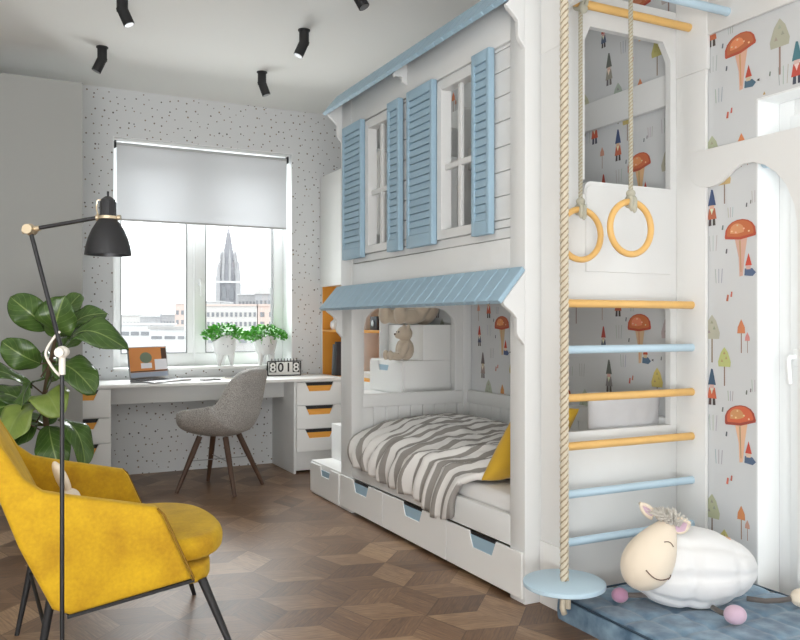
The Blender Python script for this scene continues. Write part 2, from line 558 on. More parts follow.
# right wall with printed wallpaper (mushrooms, gnomes, little trees) and the recess of the balcony door
DY0, DY1, DZ = 0.9, 2.234, 2.02
def right_wall():
    m = MB(); b = m.b
    col = b.loops.layers.float_color.new('print')
    def paint(faces, c):
        for f in faces:
            for lp in f.loops: lp[col] = c
    base = srgb(216, 218, 219)
    for bx in ((DY1, YB, 0, ZC), (DY0, DY1, DZ, ZC), (-2.7, DY0, 0, ZC)):
        n0 = len(b.faces)
        m.box(XR, XR + 0.32, bx[0], bx[1], bx[2], bx[3])
    b.faces.ensure_lookup_table()
    paint(b.faces, base)
    rng = random.Random(11)
    def blank(y, z):
        return z < 0.02 or z > ZC - .02 or y < 0.6 or (y < DY1 and z < DZ) or y > 6.2
    def pl(cy, cz, pts, c, layer, jit=0):
        # pts: (right, up) in metres as seen from the room; right on the wall is -Y
        P = [(XR - 0.0006 * layer, cy - p[0], cz + p[1]) for p in pts]
        if any(blank(p[1], p[2]) for p in P): return
        k = [1 + rng.uniform(-.08, .08) for _ in range(3)]
        cc = srgb(*[max(0, min(255, v * q * .82 + 216 * .18)) for v, q in zip(c, k)])
        f = m.poly(P)
        f.normal_update()
        if f.normal.x > 0: f.normal_flip()
        paint([f], cc)
    def dome(w, h, n=9, tilt=0):
        pts = [(-w / 2 + w * .02, -h * .12)] + [(-w / 2 * math.cos(pi * i / n), h * math.sin(pi * i / n) ** .8) for i in range(n + 1)] + [(w / 2 - w * .02, -h * .12), (0, -h * .26)]
        return [(p[0] * math.cos(tilt) - p[1] * math.sin(tilt), p[0] * math.sin(tilt) + p[1] * math.cos(tilt)) for p in pts]
    def mushroom(y, z, s, capc=(206, 98, 52), stemc=(226, 184, 140), tilt=0.12, spots=True):
        pl(y, z, [(-.028 * s, -.01 * s), (.036 * s, .0), (.022 * s, -.08 * s), (.012 * s, -.165 * s), (-.004 * s, -.168 * s), (-.008 * s, -.09 * s)], stemc, 2)
        pl(y, z, [(-.006 * s, -.02 * s), (.002 * s, -.02 * s), (.006 * s, -.15 * s), (.002 * s, -.15 * s)], (202, 150, 104), 3)
        pl(y, z, dome(.155 * s, .066 * s, tilt=tilt), (178, 62, 40), 4)
        pl(y, z + .008 * s, dome(.132 * s, .054 * s, tilt=tilt), capc, 5)
        pl(y + .015 * s, z + .016 * s, dome(.07 * s, .034 * s, tilt=tilt), (228, 140, 84), 6)
        if spots:
            for dx, dz in ((-.04, .02), (-.012, .042), (.02, .026), (.044, .014), (-.02, .014)):
                pl(y - dx * s, z + dz * s, [(.005 * s * math.cos(a * pi / 3), .004 * s * math.sin(a * pi / 3)) for a in range(6)], (240, 196, 150), 7)
    def gnome(y, z, s, hat, body, leg):
        pl(y, z, [(-.018 * s, 0), (.018 * s, 0), (.004 * s, .058 * s), (-.004 * s, .06 * s)], hat, 3)
        pl(y, z, [(-.011 * s, .001), (.011 * s, .001), (.008 * s, -.018 * s), (-.008 * s, -.018 * s)], (226, 188, 160), 4)
        pl(y, z, [(-.013 * s, -.010 * s), (.013 * s, -.010 * s), (.021 * s, -.05 * s), (-.021 * s, -.05 * s)], body, 2)
        pl(y, z, [(-.008 * s, -.012 * s), (.008 * s, -.012 * s), (0, -.034 * s)], (238, 226, 210), 5)
        pl(y, z, [(-.014 * s, -.05 * s), (-.003 * s, -.05 * s), (-.003 * s, -.074 * s), (-.016 * s, -.074 * s)], leg, 2)
        pl(y, z, [(.003 * s, -.05 * s), (.014 * s, -.05 * s), (.016 * s, -.074 * s), (.003 * s, -.074 * s)], leg, 2)
    def sitter(y, z, s):
        pl(y, z, [(-.016 * s, 0), (.016 * s, 0), (0, .05 * s)], (196, 62, 40), 6)
        pl(y, z, [(-.012 * s, 0), (.012 * s, 0), (.01 * s, -.016 * s), (-.01 * s, -.016 * s)], (228, 190, 164), 7)
        pl(y, z, [(-.018 * s, -.012 * s), (.018 * s, -.012 * s), (.036 * s, -.03 * s), (.02 * s, -.044 * s), (-.02 * s, -.04 * s)], (66, 92, 126), 6)
        pl(y - .044 * s, z - .024 * s, [(-.006, 0), (.008, .006), (.008, -.006)], (50, 46, 48), 6)
    def tree(y, z, s, c, stem=(140, 120, 100)):
        pl(y, z, [(-.003 * s, 0), (.003 * s, 0), (.003 * s, -.10 * s), (-.003 * s, -.10 * s)], stem, 2)
        pl(y, z, [(-.03 * s, -.02 * s), (.03 * s, -.02 * s), (.033 * s, 0), (.018 * s, .04 * s), (.0, .062 * s), (-.018 * s, .04 * s), (-.033 * s, 0)], c, 3)
        for dx, dz in ((-.012, .0), (.01, .012), (0, .032)):
            pl(y - dx * s, z + dz * s, [(-.006 * s, 0), (.006 * s, 0), (0, .012 * s)], tuple(v * .86 for v in c), 4)
    def slim(y, z, s, c=(214, 128, 72)):
        pl(y, z, [(-.002 * s, 0), (.002 * s, 0), (.002 * s, -.07 * s), (-.002 * s, -.07 * s)], (150, 110, 84), 2)
        pl(y, z, [(-.017 * s, 0), (.017 * s, 0), (.015 * s, .022 * s), (0, .05 * s), (-.015 * s, .022 * s)], c, 3)
    def sprig(y, z, s, c=(176, 178, 176)):
        for k in range(3):
            dx = (k - 1) * .014 * s
            pl(y - dx, z, [(-.0016, -.03 * s), (.0016, -.03 * s), (.0016 + dx * .3, .03 * s), (-.0016 + dx * .3, .03 * s)], c, 1)
    def dash(y, z, c, s=1):
        pl(y, z, [(-.006 * s, -.01 * s), (.004 * s, -.012 * s), (.007 * s, .012 * s), (-.001, .014 * s)], c, 2)
    PY, PZ = 0.577, 0.76
    for ci in range(-3, 8):
        cy = 2.312 + ci * PY
        for k in range(-1, 5):
            cz = 1.482 - 0.38 * (ci % 2) + (k - 2) * PZ
            mushroom(cy, cz, 1.0, tilt=0.16 if k % 2 else 0.02)
            sitter(cy - .042, cz - .125, 1.0)
            gnome(cy + .145, cz + .14, 1.15, (44, 70, 104), (196, 92, 56), (60, 50, 48))
            tree(cy + .145, cz - .40, 1.25, (176, 172, 156))
            tree(cy + .08, cz - .52, 1.0, (206, 188, 112))
            slim(cy - .005, cz - .40, 1.15); slim(cy - .035, cz - .43, .7, (220, 150, 130))
            dash(cy + .065, cz - .255, (206, 92, 70), 1.1); dash(cy + .045, cz - .24, (206, 100, 76), .9)
            sprig(cy + .14, cz - .02, 1.1); sprig(cy + .11, cz - .16, 1.0, (160, 166, 170)); sprig(cy - .07, cz + .15, .8)
            dash(cy - .03, cz + .12, (90, 92, 92), .7); dash(cy - .05, cz + .13, (110, 112, 110), .6)
            gnome(cy - .26, cz - .12, 1.2, (60, 112, 116), (200, 70, 50), (46, 52, 70))
            tree(cy - .185, cz - .02, 1.35, (190, 186, 166))
            tree(cy - .115, cz - .25, 1.1, (212, 190, 104))
            gnome(cy + .21, cz - .23, 1.2, (96, 92, 90), (150, 146, 136), (100, 94, 90))
            sprig(cy - .20, cz - .16, 1.2); sprig(cy - .16, cz + .16, 1.1); dash(cy - .14, cz - .14, (120, 124, 120), .7)
            slim(cy + .26, cz + .10, .9, (206, 150, 120)); gnome(cy + .25, cz - .05, .95, (186, 60, 44), (70, 84, 110), (60, 50, 48))
            sprig(cy + .05, cz + .10, .7); dash(cy + .09, cz + .04, (96, 106, 110), .8); dash(cy + .07, cz - .06, (80, 90, 96), .8)
    o = m.build('wall_right', PRINT, smooth=False)
    return struct(o)
right_wall()
# white lining of the door recess and the door itself
m = MB()
m.box(XR, 2.845, DY1 - .006, DY1, 0, DZ); m.box(XR, 2.845, DY0, DY1 - .006, DZ - .006, DZ)
struct(m.build('trim_3', PVC, smooth=False))
def balcony_door():
    x0, x1 = 2.846, 2.93
    m = MB()
    m.box(x0, x1, DY1 - .075, DY1, 0, DZ, .004); m.box(x0, x1, DY0, DY0 + .08, 0, DZ, .004); m.box(x0, x1, DY0 + .08, DY1 - .075, DZ - .09, DZ, .004); m.box(x0, x1, DY0 + .08, DY1 - .075, 0, .1, .004)
    d = m.build('door_1', PVC); struct(d)
    l = MB(); xa = x0 - .014
    a, b_ = DY0 + .075, DY1 - .065
    l.box(xa, x0 + .03, b_ - .085, b_, .06, DZ - .07, .006); l.box(xa, x0 + .03, a, a + .085, .06, DZ - .07, .006)
    l.box(xa, x0 + .03, a + .08, b_ - .08, DZ - .16, DZ - .07, .006); l.box(xa, x0 + .03, a + .08, b_ - .08, .06, .16, .006); l.box(xa, x0 + .03, a + .08, b_ - .08, .72, .80, .006)
    l.build('door_leaf', PVC, d)
    g = MB(); g.box(x0 + .008, x0 + .014, a + .08, b_ - .08, .15, .73); g.build('pane', GLASS, d, smooth=False)
    g = MB(); g.box(x0 + .008, x0 + .014, a + .08, b_ - .08, .79, DZ - .15); g.build('pane', GLASS, d, smooth=False)
    h = MB(); h.box(xa - .012, xa, 2.118, 2.148, .955, 1.02, .004); h.cyl((xa - .01, 2.14, .99), (xa - .045, 2.14, .99), .009); h.tube([(xa - .045, 2.14, .992), (xa - .05, 2.139, .97), (xa - .05, 2.137, .93), (xa - .047, 2.135, .885)], .010)
    h.build('handle', PVC, d)
balcony_door()
m = MB(); m.box(XR - .012, XR - .0005, DY1, 2.46, 0, .075, .003)
struct(m.build('baseboard_right', PAINT_W))

# ------------------------------------------------------------------ house-shaped bunk bed
XF = 1.885                       # plane of the bed's front
YN, YFAR = 2.64, 4.55            # near and far end of the bed
def bunk_bed():
    R = thing('bunk_bed', 'white house-shaped bunk bed with light blue shutters and blue roofs', 'bed', (2.3, 3.6, 0))
    off = Vector(R.location)
    def put(mb, name, mat, parent=R, **k):
        bmesh.ops.translate(mb.b, verts=mb.b.verts[:], vec=-off)
        return mb.build(name, mat, parent, **k)
    # posts
    for (y0, y1) in ((YN, 2.744), (4.385, YFAR)):
        m = MB(); m.box(XF, XF + .075, y0, y1, 0 if y0 < 3 else .0, 2.50, .004); put(m, 'post', PAINT)
    m = MB(); m.box(2.66, XR - .002, 4.385, YFAR, 0, 2.50, .004); put(m, 'post', PAINT)
    # base rail over the drawers and the plinth
    m = MB(); m.box(XF, XF + .03, 2.744, 4.385, .212, .335, .004); put(m, 'side_rail', PAINT)
    m = MB(); m.box(XF + .04, XR - .01, 2.75, 4.38, .212, .24); put(m, 'bed_base', PAINT)
    # upper front: siding with two window openings, frieze, sill band
    wins = [(3.841, 4.177), (2.995, 3.344)]
    zb, zt = 1.52, 2.265
    m = MB(); grooves = MB()
    def row(z0, z1):
        segs = [(2.744, 4.385)]
        for a, b in wins:
            if z1 > zb + .001 and z0 < zt - .001:
                ns = []
                for s0, s1 in segs:
                    if a > s0: ns.append((s0, min(a, s1)))
                    if b < s1: ns.append((max(b, s0), s1))
                    if b <= s0 or a >= s1: ns.append((s0, s1))
                segs = sorted(set(ns))
                segs = [q for q in segs if not any(q[0] >= a - 1e-6 and q[1] <= b + 1e-6 for a, b in wins)]
        for s0, s1 in segs:
            m.box(XF + .008, XF + .026, s0, s1, z0 + .002, z1 - .002, .002, 1)
            grooves.box(XF + .026, XF + .034, s0, s1, z0, z1)
    zs = [1.475, 1.52, 1.555, 1.655, 1.757, 1.862, 1.968, 2.074, 2.177, 2.265, 2.282]
    for a, b in zip(zs, zs[1:]):
        row(a, b)
    put(m, 'siding', PAINT)
    put(grooves, 'siding_backing', GROOVE, smooth=False)
    m = MB(); m.box(XF + .004, XF + .034, 2.744, 4.385, 1.335, 1.473, .003); m.box(XF + .002, XF + .034, 2.744, 4.385, 2.285, 2.50, .003); put(m, 'frieze', PAINT)
    m = MB(); m.box(XF + .034, XR - .004, YN + .04, 4.42, 1.255, 1.335, .004); put(m, 'upper_deck', PAINT)
    # windows in the house front
    for (a, b) in wins:
        w = MB(); t = .042; x0, x1 = XF - .006, XF + .05
        w.prism([(a, zb), (a + t, zb + t), (a + t, zt - t), (a, zt)], 'yz', x0, x1, .002, 1)
        w.prism([(b, zb), (b, zt), (b - t, zt - t), (b - t, zb + t)], 'yz', x0, x1, .002, 1)
        w.prism([(a + .001, zb), (b - .001, zb), (b - t - .001, zb + t), (a + t + .001, zb + t)], 'yz', x0, x1, .002, 1)
        w.prism([(a + .001, zt), (a + t + .001, zt - t), (b - t - .001, zt - t), (b - .001, zt)], 'yz', x0, x1, .002, 1)
        wo = put(w, 'window_frame', PAINT)
        c = MB(); mid = (a + b) / 2; zm = 1.86
        c.box(XF + .014, XF + .032, mid - .014, mid + .014, zb + t, zt - t, .003)
        c.box(XF + .013, XF + .033, a + t, b - t, zm - .014, zm + .014, .003)
        put(c, 'muntin', PAINT, wo)
    # shutters
    for (a, b) in ((4.180, 4.452), (3.700, 3.838), (3.347, 3.612), (2.852, 2.992)):
        s = MB(); z0, z1 = 1.500, 2.285; x0, x1 = XF - .034, XF - .004; fw = .024
        s.box(x0, x1, a, a + fw, z0, z1, .003); s.box(x0, x1, b - fw, b, z0, z1, .003)
        s.box(x0, x1, a + fw - .004, b - fw + .004, z0, z0 + .06, .003); s.box(x0, x1, a + fw - .004, b - fw + .004, z1 - .05, z1, .003)
        so = put(s, 'shutter', BLUE)
        s = MB(); n = 19; za, zz = z0 + .06, z1 - .05; st = (zz - za) / n
        for k in range(n):
            zc = za + (k + .5) * st
            s.prism([(x0 + .002, zc - st * .46), (x0 + .008, zc + st * .40), (x0 + .014, zc + st * .40), (x0 + .014, zc + st * .5), (x1 - .004, zc + st * .5), (x1 - .004, zc - st * .5), (x0 + .014, zc - st * .5)], 'xz', a + fw - .003, b - fw + .003)
        put(s, 'louvre', BLUE, so, smooth=False)
    # awning over the lower bunk, and the roof eave: slanting tongue-and-groove boards
    def slope(y0, y1, xl, zl, xh, zh, n, name):
        s = MB(); d = Vector((xh - xl, 0, zh - zl)); L = d.length; d.normalize(); nn = Vector((-d.z, 0, d.x)); th = .02
        w = (y1 - y0) / n
        for k in range(n):
            ya, yb = y0 + k * w + .0022, y0 + (k + 1) * w - .0022
            P = [Vector((xl, 0, zl)), Vector((xh, 0, zh)), Vector((xh, 0, zh)) + nn * th, Vector((xl, 0, zl)) + nn * th]
            s.prism([(p.x, p.z) for p in P], 'xz', ya, yb, .003, 1)
        s.prism([(p.x, p.z) for p in (Vector((xl, 0, zl)) + d * .004, Vector((xh, 0, zh)) - d * .004, Vector((xh, 0, zh)) - d * .004 + nn * (th - .006), Vector((xl, 0, zl)) + d * .004 + nn * (th - .006))], 'xz', y0 + .004, y1 - .004)
        return put(s, name, BLUE)
    slope(2.63, 4.58, 1.768, 1.200, 1.883, 1.335, 22, 'awning')
    slope(2.63, 4.58, 1.79, 2.385, 1.885, 2.50, 24, 'roof_eave')
    # ogee brackets under awning and eave
    def bracket(y, z, dx=.10, h=.16):
        p = [(XF, z - .008 + dx * 1.17), (XF - dx, z - .008), (XF - dx + .008, z - .022), (XF - .055 * dx / .1, z - h * .28), (XF - .036 * dx / .1, z - h * .40), (XF - .036 * dx / .1, z - h * .72), (XF - .030 * dx / .1, z - h * .80), (XF, z - h)]
        s = MB(); s.prism(p[::-1], 'xz', y, y + .022, .002, 1); put(s, 'bracket', PAINT)
    for y in (2.640, 4.525): bracket(y, 1.215, .105, .18)
    for y in (2.640, 4.525): bracket(y, 2.390, .088, .17)
    bracket(3.66, 2.400, .08, .06)
    # lower opening: fillets at the upper corners
    # far end board: beadboard below, round-cornered opening above
    m = MB()
    m.box(XF + .075, 2.66, 4.39, 4.42, .62, .70, .006)
    n = 9; wv = (2.70 - 1.955) / n
    for k in range(n):
        m.box(1.955 + k * wv + .0015, 1.955 + (k + 1) * wv - .0015, 4.398, 4.416, .24, .622, .003, 1)
    put(m, 'end_panel', PAINT)
    m = MB()
    P = [(1.955, .70), (1.955, 1.255), (2.665, 1.255), (2.665, .70), (2.60, .70)] + arc(2.47, 1.09, .13, 0, 90, 7) + arc(2.10, 1.09, .13, 90, 180, 7) + [(1.97, .70)]
    m.prism(P, 'xz', 4.392, 4.418, .002, 1); put(m, 'arch_panel', PAINT)
    # upper far end with a window
    m = MB(); m.box(XF + .075, 2.66, 4.395, 4.418, 1.335, 1.66, .003); m.box(XF + .075, 2.02, 4.395, 4.418, 1.66, 2.18, .003); m.box(2.62, 2.66, 4.395, 4.418, 1.66, 2.18, .003); m.box(XF + .075, 2.66, 4.395, 4.418, 2.18, 2.36, .003); put(m, 'upper_end_panel', PAINT)
    # panelling along the right wall
    m = MB(); m.box(XR - .034, XR - .003, 2.68, 4.39, .62, .70, .006)
    n = 19; wv = (4.39 - 2.68) / n
    for k in range(n): m.box(XR - .022, XR - .004, 2.68 + k * wv + .0015, 2.68 + (k + 1) * wv - .0015, .24, .622, .003, 1)
    put(m, 'side_panel', PAINT)
    m = MB(); m.box(XR - .03, XR - .003, 2.68, 4.39, 2.10, 2.24, .004); put(m, 'wall_rail', PAINT)
    # near end: panel with two openings, facing the climbing bars
    y0, y1 = YN, YN + .03
    m = MB()
    xa, xb = XF + .075, XR - .004
    m.box(xa, xb, y0, y1, 0, .675, .002)
    # between the openings and round the lower one
    lo = [(xa, .675), (2.0, .675), (2.0, 1.17), (2.03, 1.20), (2.62, 1.20)] + arc(2.62, 1.165, .046, 90, 0, 5) + [(2.666, .675), (xb, .675), (xb, 1.72), (2.666, 1.72), (2.666, 1.715), (2.22, 1.715)] + arc(2.22, 1.68, .035, 90, 180, 5) + [(2.185, 1.66), (2.16, 1.66), (2.16, 1.72), (xa, 1.72)]
    m.prism(lo, 'xz', y0, y1, 0)
    hi = [(xa, 1.72), (2.186, 1.72), (2.186, 2.30), (2.215, 2.36), (2.62, 2.36), (2.666, 2.28), (2.666, 1.72), (xb, 1.72), (xb, 2.50), (xa, 2.50)]
    m.prism(hi, 'xz', y0, y1, 0)
    put(m, 'near_end_panel', PAINT)
    m = MB(); m.prism([(2.19, 1.338), (2.66, 1.338), (2.66, 1.70), (2.225, 1.70)] + arc(2.225, 1.665, .035, 90, 180, 5)[1:], 'xz', y0 - .006, y0 + .004, .0015, 1); put(m, 'guard_panel', PAINT)
        # drawers
    ys = [2.646, 3.245, 3.934, 4.531]
    for a, b in zip(ys, ys[1:]):
        d = MB(); a2, b2 = a + .003, b - .003; hc = {0: 2.94, 1: 3.59, 2: 4.228}[ys.index(a)]; w1, w0 = .108, .075; zt_ = .207; zh = .140
        if ys.index(a) == 0: a2 = 2.747
        if ys.index(a) == 2: b2 = 4.383
        a2 = a + .003; b2 = b - .003
        x0 = XF - .012; x1 = XF - .001
        d.prism([(a2, .022), (b2, .022), (b2, zt_), (hc + w1, zt_), (hc + w0, zh), (hc - w0, zh), (hc - w1, zt_), (a2, zt_)], 'yz', x0, x1, .0015, 1)
        do = put(d, 'drawer', PAINT_W)
        h = MB(); h.prism([(hc - w0 - .02, zh - .006), (hc + w0 + .02, zh - .006), (hc + w1 - .004, zt_ - .014), (hc - w1 + .004, zt_ - .014)], 'yz', x1 - .006, x1 + .0005); put(h, 'handle', BLUE, do, smooth=False)
        h = MB(); h.prism([(hc - w1 - .004, zt_ - .014), (hc + w1 + .004, zt_ - .014), (hc + w1 + .004, zt_ - .001), (hc - w1 - .004, zt_ - .001)], 'yz', x1 - .003, x1 + .0005); put(h, 'slot', BLACKM, do, smooth=False)
    return R
bunk_bed()

# mattress, duvet, pillows
m = MB(); m.box(XF + .04, XR - .036, 2.70, 4.375, .242, .40, .03, 3)
tag(m.build('mattress', WHITEF), 'white sheeted mattress showing at the foot of the striped duvet', 'mattress')

def duvet():
    m = MB()
    def fn(u, v):
        # u along the bed (near -> far), v from front hem over the edge to the wall
        near = 2.985 + .20 * max(0, .32 - v) / .32 if v < .32 else 2.985 - .05 * (v - .32)
        y = near + (4.36 - near) * u
        hem = .272 - .095 * math.exp(-((u - .14) / .16) ** 2) + .02 * math.sin(u * 9)
        dome = .09 + .055 * math.exp(-((u - .72) / .33) ** 2)
        edge = 0.14
        wr = .012 * noise.noise(Vector((u * 6, v * 9, 1))) + .016 * noise.noise(Vector((u * 13 + v * 5, v * 7 - u * 3, 5))) + .007 * noise.noise(Vector((u * 30 + v * 16, v * 18 - u * 12, 2)))
        fold = .034 * math.exp(-((u - .38 + .55 * (v - .1)) / .045) ** 2) * max(0, 1 - v * 1.4) - .022 * math.exp(-((u - .47 + .55 * (v - .1)) / .04) ** 2) * max(0, 1 - v * 1.4)
        fold += .017 * math.sin(u * 62 + v * 14 + 3 * noise.noise(Vector((u * 4, v * 4, 9)))) * math.exp(-(v / .26) ** 2) * (.5 + u)
        if v < edge:
            t = v / edge
            z = hem + (.44 - hem) * t
            x = XF - .018 + .012 * t - .02 * math.sin(t * pi) - fold * .9
            z += fold * .3 * t
        else:
            t = (v - edge) / (1 - edge)
            x = XF - .006 + (XR - .07 - XF) * t
            z = .44 + dome * (math.sin(min(1, t * 1.9) * pi / 2) ** .75) * (1 if t < .75 else 1 - .55 * ((t - .75) / .25) ** 2) + wr + fold
            z -= .02 * math.exp(-(u / .05) ** 2)
            x -= fold * .5 * (1 - t)
        return (x, y + .03 * noise.noise(Vector((u * 5, v * 5, 3))), z)
    m.grid(fn, 110, 70)
    uvl = m.b.loops.layers.uv.verify()
    for f in m.b.faces:
        for lp in f.loops:
            u, v = lp[uvl].uv
            s = u * 1.38 + .14 * math.sin(v * 2.6) * (1 - u) - .05 * v + .014 * noise.noise(Vector((u * 4, v * 4, 7)))
            q = min(1, max(0, (u - .38 + .5 * (v - .1)) / .07 + .5)); s += (.03 + .08 * v) * q * q * (3 - 2 * q)
            lp[uvl].uv = (s, v)
    o = m.build('duvet', STRIPE, ang=180, solid=.028, sub=0, off=1)
    return tag(o, 'grey and white striped duvet heaped over the lower bunk', 'duvet')
duvet()

def pillow(name, w, h, t, mat, loc, rot, label, cat='pillow', frill=0, seed=0):
    m = MB()
    def side(sg):
        def fn(u, v):
            a, b = u * 2 - 1, v * 2 - 1
            k = max(0, (1 - abs(a) ** 2.6) * (1 - abs(b) ** 2.6)) ** .55
            sq = 1 - .06 * (1 - abs(a)) * abs(b) - 0
            x = a * w / 2 * (1 - .07 * (1 - b * b))
            z = b * h / 2 * (1 - .07 * (1 - a * a))
            z += .010 * noise.noise(Vector((a * 5 + seed, b * 2, 4))) * abs(b) ** 2
            wrk = .012 * noise.noise(Vector((a * 4 + seed, b * 4, sg))) * (1 if k > .05 else 0)
            return (x, sg * (t / 2 * k + wrk * k), z)
        return fn
    m.grid(side(1), 24, 18); m.grid(side(-1), 24, 18)
    bmesh.ops.remove_doubles(m.b, verts=m.b.verts[:], dist=.0005)
    bmesh.ops.recalc_face_normals(m.b, faces=m.b.faces[:])
    o = m.build(name, mat, ang=180, sub=1)
    o.location = loc; o.rotation_euler = rot
    return tag(o, label, cat, group='pillows on the lower bunk')
pillow('pillow', .36, .44, .13, MUSTARD, (2.115, 2.925, .585), (.66, 0, .04), 'mustard yellow pillow leaning at the near corner of the lower bunk', seed=3)
pillow('pillow', .44, .37, .10, GREYPIL, (2.49, 2.745, .652), (.06, 0, .0), 'pale grey ruffled pillow standing behind the climbing bars', seed=5)

# ------------------------------------------------------------------ stairs with drawers at the far end of the bed
def staircase():
    R = thing('storage_staircase', 'white stepped storage stair with blue pull drawers beyond the bunk bed', 'stairs', (2.2, 4.8, 0))
    off = Vector(R.location)
    def put(mb, name, mat, parent=R, **k):
        bmesh.ops.translate(mb.b, verts=mb.b.verts[:], vec=-off)
        return mb.build(name, mat, parent, **k)
    xs = [1.887, 2.03, 2.175, 2.322, 2.457]; zs = [.215, .45, .665, .885, 1.115]
    xe = XR - .004
    for i, (x, z) in enumerate(zip(xs, zs)):
        z0 = 0 if i == 0 else zs[i - 1] + .0005
        m = MB(); m.box(x, xe if True else 0, 4.555, 5.065, z0, z, .003)
        so = put(m, 'step', PAINT_W)
        if i in (0, 3):
            zt = z - .012; yc = 4.79 if i == 0 else 4.84; w1, w0 = .09, .062
            d = MB(); d.prism([(4.565, z0 + .014), (5.055, z0 + .014), (5.055, zt), (yc + w1, zt), (yc + w0, zt - .06), (yc - w0, zt - .06), (yc - w1, zt), (4.565, zt)], 'yz', x - .012, x - .0005, .0015, 1)
            do = put(d, 'drawer', PAINT_W, so)
            h = MB(); h.prism([(yc - w0 - .018, zt - .064), (yc + w0 + .018, zt - .064), (yc + w1 - .008, zt - .024), (yc - w1 + .008, zt - .024)], 'yz', x - .006, x - .0003); put(h, 'handle', BLUE, do, smooth=False)
    return R
staircase()

# ------------------------------------------------------------------ desk, drawer units, bookcase
DT = .71
m = MB(); m.box(.36, 2.405, 5.71, YB - .003, DT - .022, DT, .003)
WT = tag(m.build('worktop', PAINT_W), 'long white desktop under the window', 'desk')
m = MB(); m.box(.702, 2.008, 5.96, 5.978, .555, DT - .023, .002)
m.build('apron', PAINT, WT)
def drawer_unit(x0, x1, zl, label, xc, notch):
    R = thing('drawer_unit', label, 'drawers', ((x0 + x1) / 2, 5.98, 0), group='white drawer units under the desktop')
    off = Vector(R.location)
    def put(mb, name, mat, parent=R, **k):
        bmesh.ops.translate(mb.b, verts=mb.b.verts[:], vec=-off)
        return mb.build(name, mat, parent, **k)
    m = MB(); m.box(x0, x1, 5.735, YB - .004, .0 if not notch else .02, DT - .0225, .002)
    if notch: m.box(x0 - .018, x0 - .0005, 5.722, YB - .004, 0, DT - .0225, .001)
    put(m, 'carcass', PAINT)
    for a, b in zip(zl[1:], zl):
        d = MB(); w1, w0 = .115, .083; zt = b - .004
        d.prism([(x0 + .003, a + .003), (xc - 0 + 1e-6, a + .003), (x1 - .003, a + .003), (x1 - .003, zt), (xc + w1, zt), (xc + w0, zt - .068), (xc - w0, zt - .068), (xc - w1, zt), (x0 + .003, zt)], 'xz', 5.718, 5.7345, .0015, 1)
        do = put(d, 'drawer', PAINT_W)
        h = MB(); h.prism([(xc - w0 - .02, zt - .073), (xc + w0 + .02, zt - .073), (xc + w1 - .008, zt - .026), (xc - w1 + .008, zt - .026)], 'xz', 5.727, 5.7348); put(h, 'handle', ORANGE, do, smooth=False)
        h = MB(); h.prism([(xc - w1 - .004, zt - .026), (xc + w1 + .004, zt - .026), (xc + w1 + .004, zt - .0005), (xc - w1 - .004, zt - .0005)], 'xz', 5.731, 5.7348); put(h, 'slot', BLACKM, do, smooth=False)
    return R
drawer_unit(2.01, 2.40, [.685, .508, .332, .158], 'white drawer unit with orange pulls under the right end of the desktop', 2.197, True)
drawer_unit(.37, .70, [.682, .49, .318, .150], 'white drawer unit with orange pulls behind the large green plant', .505, False)

def bookcase():
    R = thing('bookcase', 'tall white bookcase with orange open shelves in the far corner', 'bookcase', (2.57, 5.67, 0))
    off = Vector(R.location)
    def put(mb, name, mat, parent=R, **k):
        bmesh.ops.translate(mb.b, verts=mb.b.verts[:], vec=-off)
        return mb.build(name, mat, parent, **k)
    x0, x1, y0, y1 = 2.412, XR - .004, 5.10, YB - .004
    m = MB()
    m.box(x0, x1, y0, y0 + .02, 0, 2.33, .002); m.box(x0, x1, y1 - .02, y1, 0, 2.33, .002)
    m.box(x0 + .001, x1, y0 + .02, y1 - .02, 0, .70, .002); m.box(x0 + .02, x1, y0 + .02, y1 - .02, 1.43, 2.329, .002)
    put(m, 'carcass', PAINT)
    for (a, b) in ((y0 + .002, 5.67), (5.674, y1 - .002)):
        m = MB(); m.box(x0 - .012, x0 + .019, a, b, 1.425, 2.33, .003); put(m, 'cabinet_door', PAINT_W)
    m = MB(); m.box(x1 - .012, x1, y0 + .02, y1 - .02, .70, 1.43); m.box(x0 + .004, x1 - .012, y1 - .026, y1 - .0202, .70, 1.43); m.box(x0 + .004, x1 - .012, y0 + .0202, y0 + .026, .70, 1.43); m.box(x0 + .004, x1 - .012, y0 + .026, y1 - .026, .70, .706); put(m, 'lining', ORANGE, smooth=False)
    m = MB(); m.box(x0 + .004, x1 - .012, y0 + .026, y1 - .026, 1.055, 1.075, .002); put(m, 'shelf', ORANGE)
    m = MB(); m.box(x0 + .004, x1 - .012, 5.60, 5.62, .706, 1.425, .002); put(m, 'divider', PAINT_W)
bookcase()
# things on the shelves
bk = M('charcoal_book_cover', (58, 60, 66), .6); pg = M('book_pages', (226, 222, 212), .9)
def book(y, t, h, d, lean, cov, label, z0=.7075):
    R = thing('book', label, 'book', (2.425 + d / 2 + .01, y, z0), group='books on the orange lower shelf')
    R.rotation_euler = (lean, 0, 0)
    m = MB(); m.box(-d / 2, d / 2, -t / 2, -t / 2 + .003, 0, h, .0008, 1); m.box(-d / 2, d / 2, t / 2 - .003, t / 2, 0, h, .0008, 1); m.box(-d / 2, -d / 2 + .003, -t / 2 + .003, t / 2 - .003, 0, h); m.build('cover', cov, R)
    m = MB(); m.box(-d / 2 + .003, d / 2 - .004, -t / 2 + .003, t / 2 - .003, .003, h - .003); m.build('pages', pg, R, smooth=False)
bk2 = M('grey_book_cover', (120, 124, 128), .6)
book(5.985, .035, .27, .2, 0, bk, 'tall charcoal book, nearer of the pair on the orange shelf')
book(6.06, .028, .25, .2, .10, bk2, 'grey book leaning next to the charcoal one on the orange shelf')
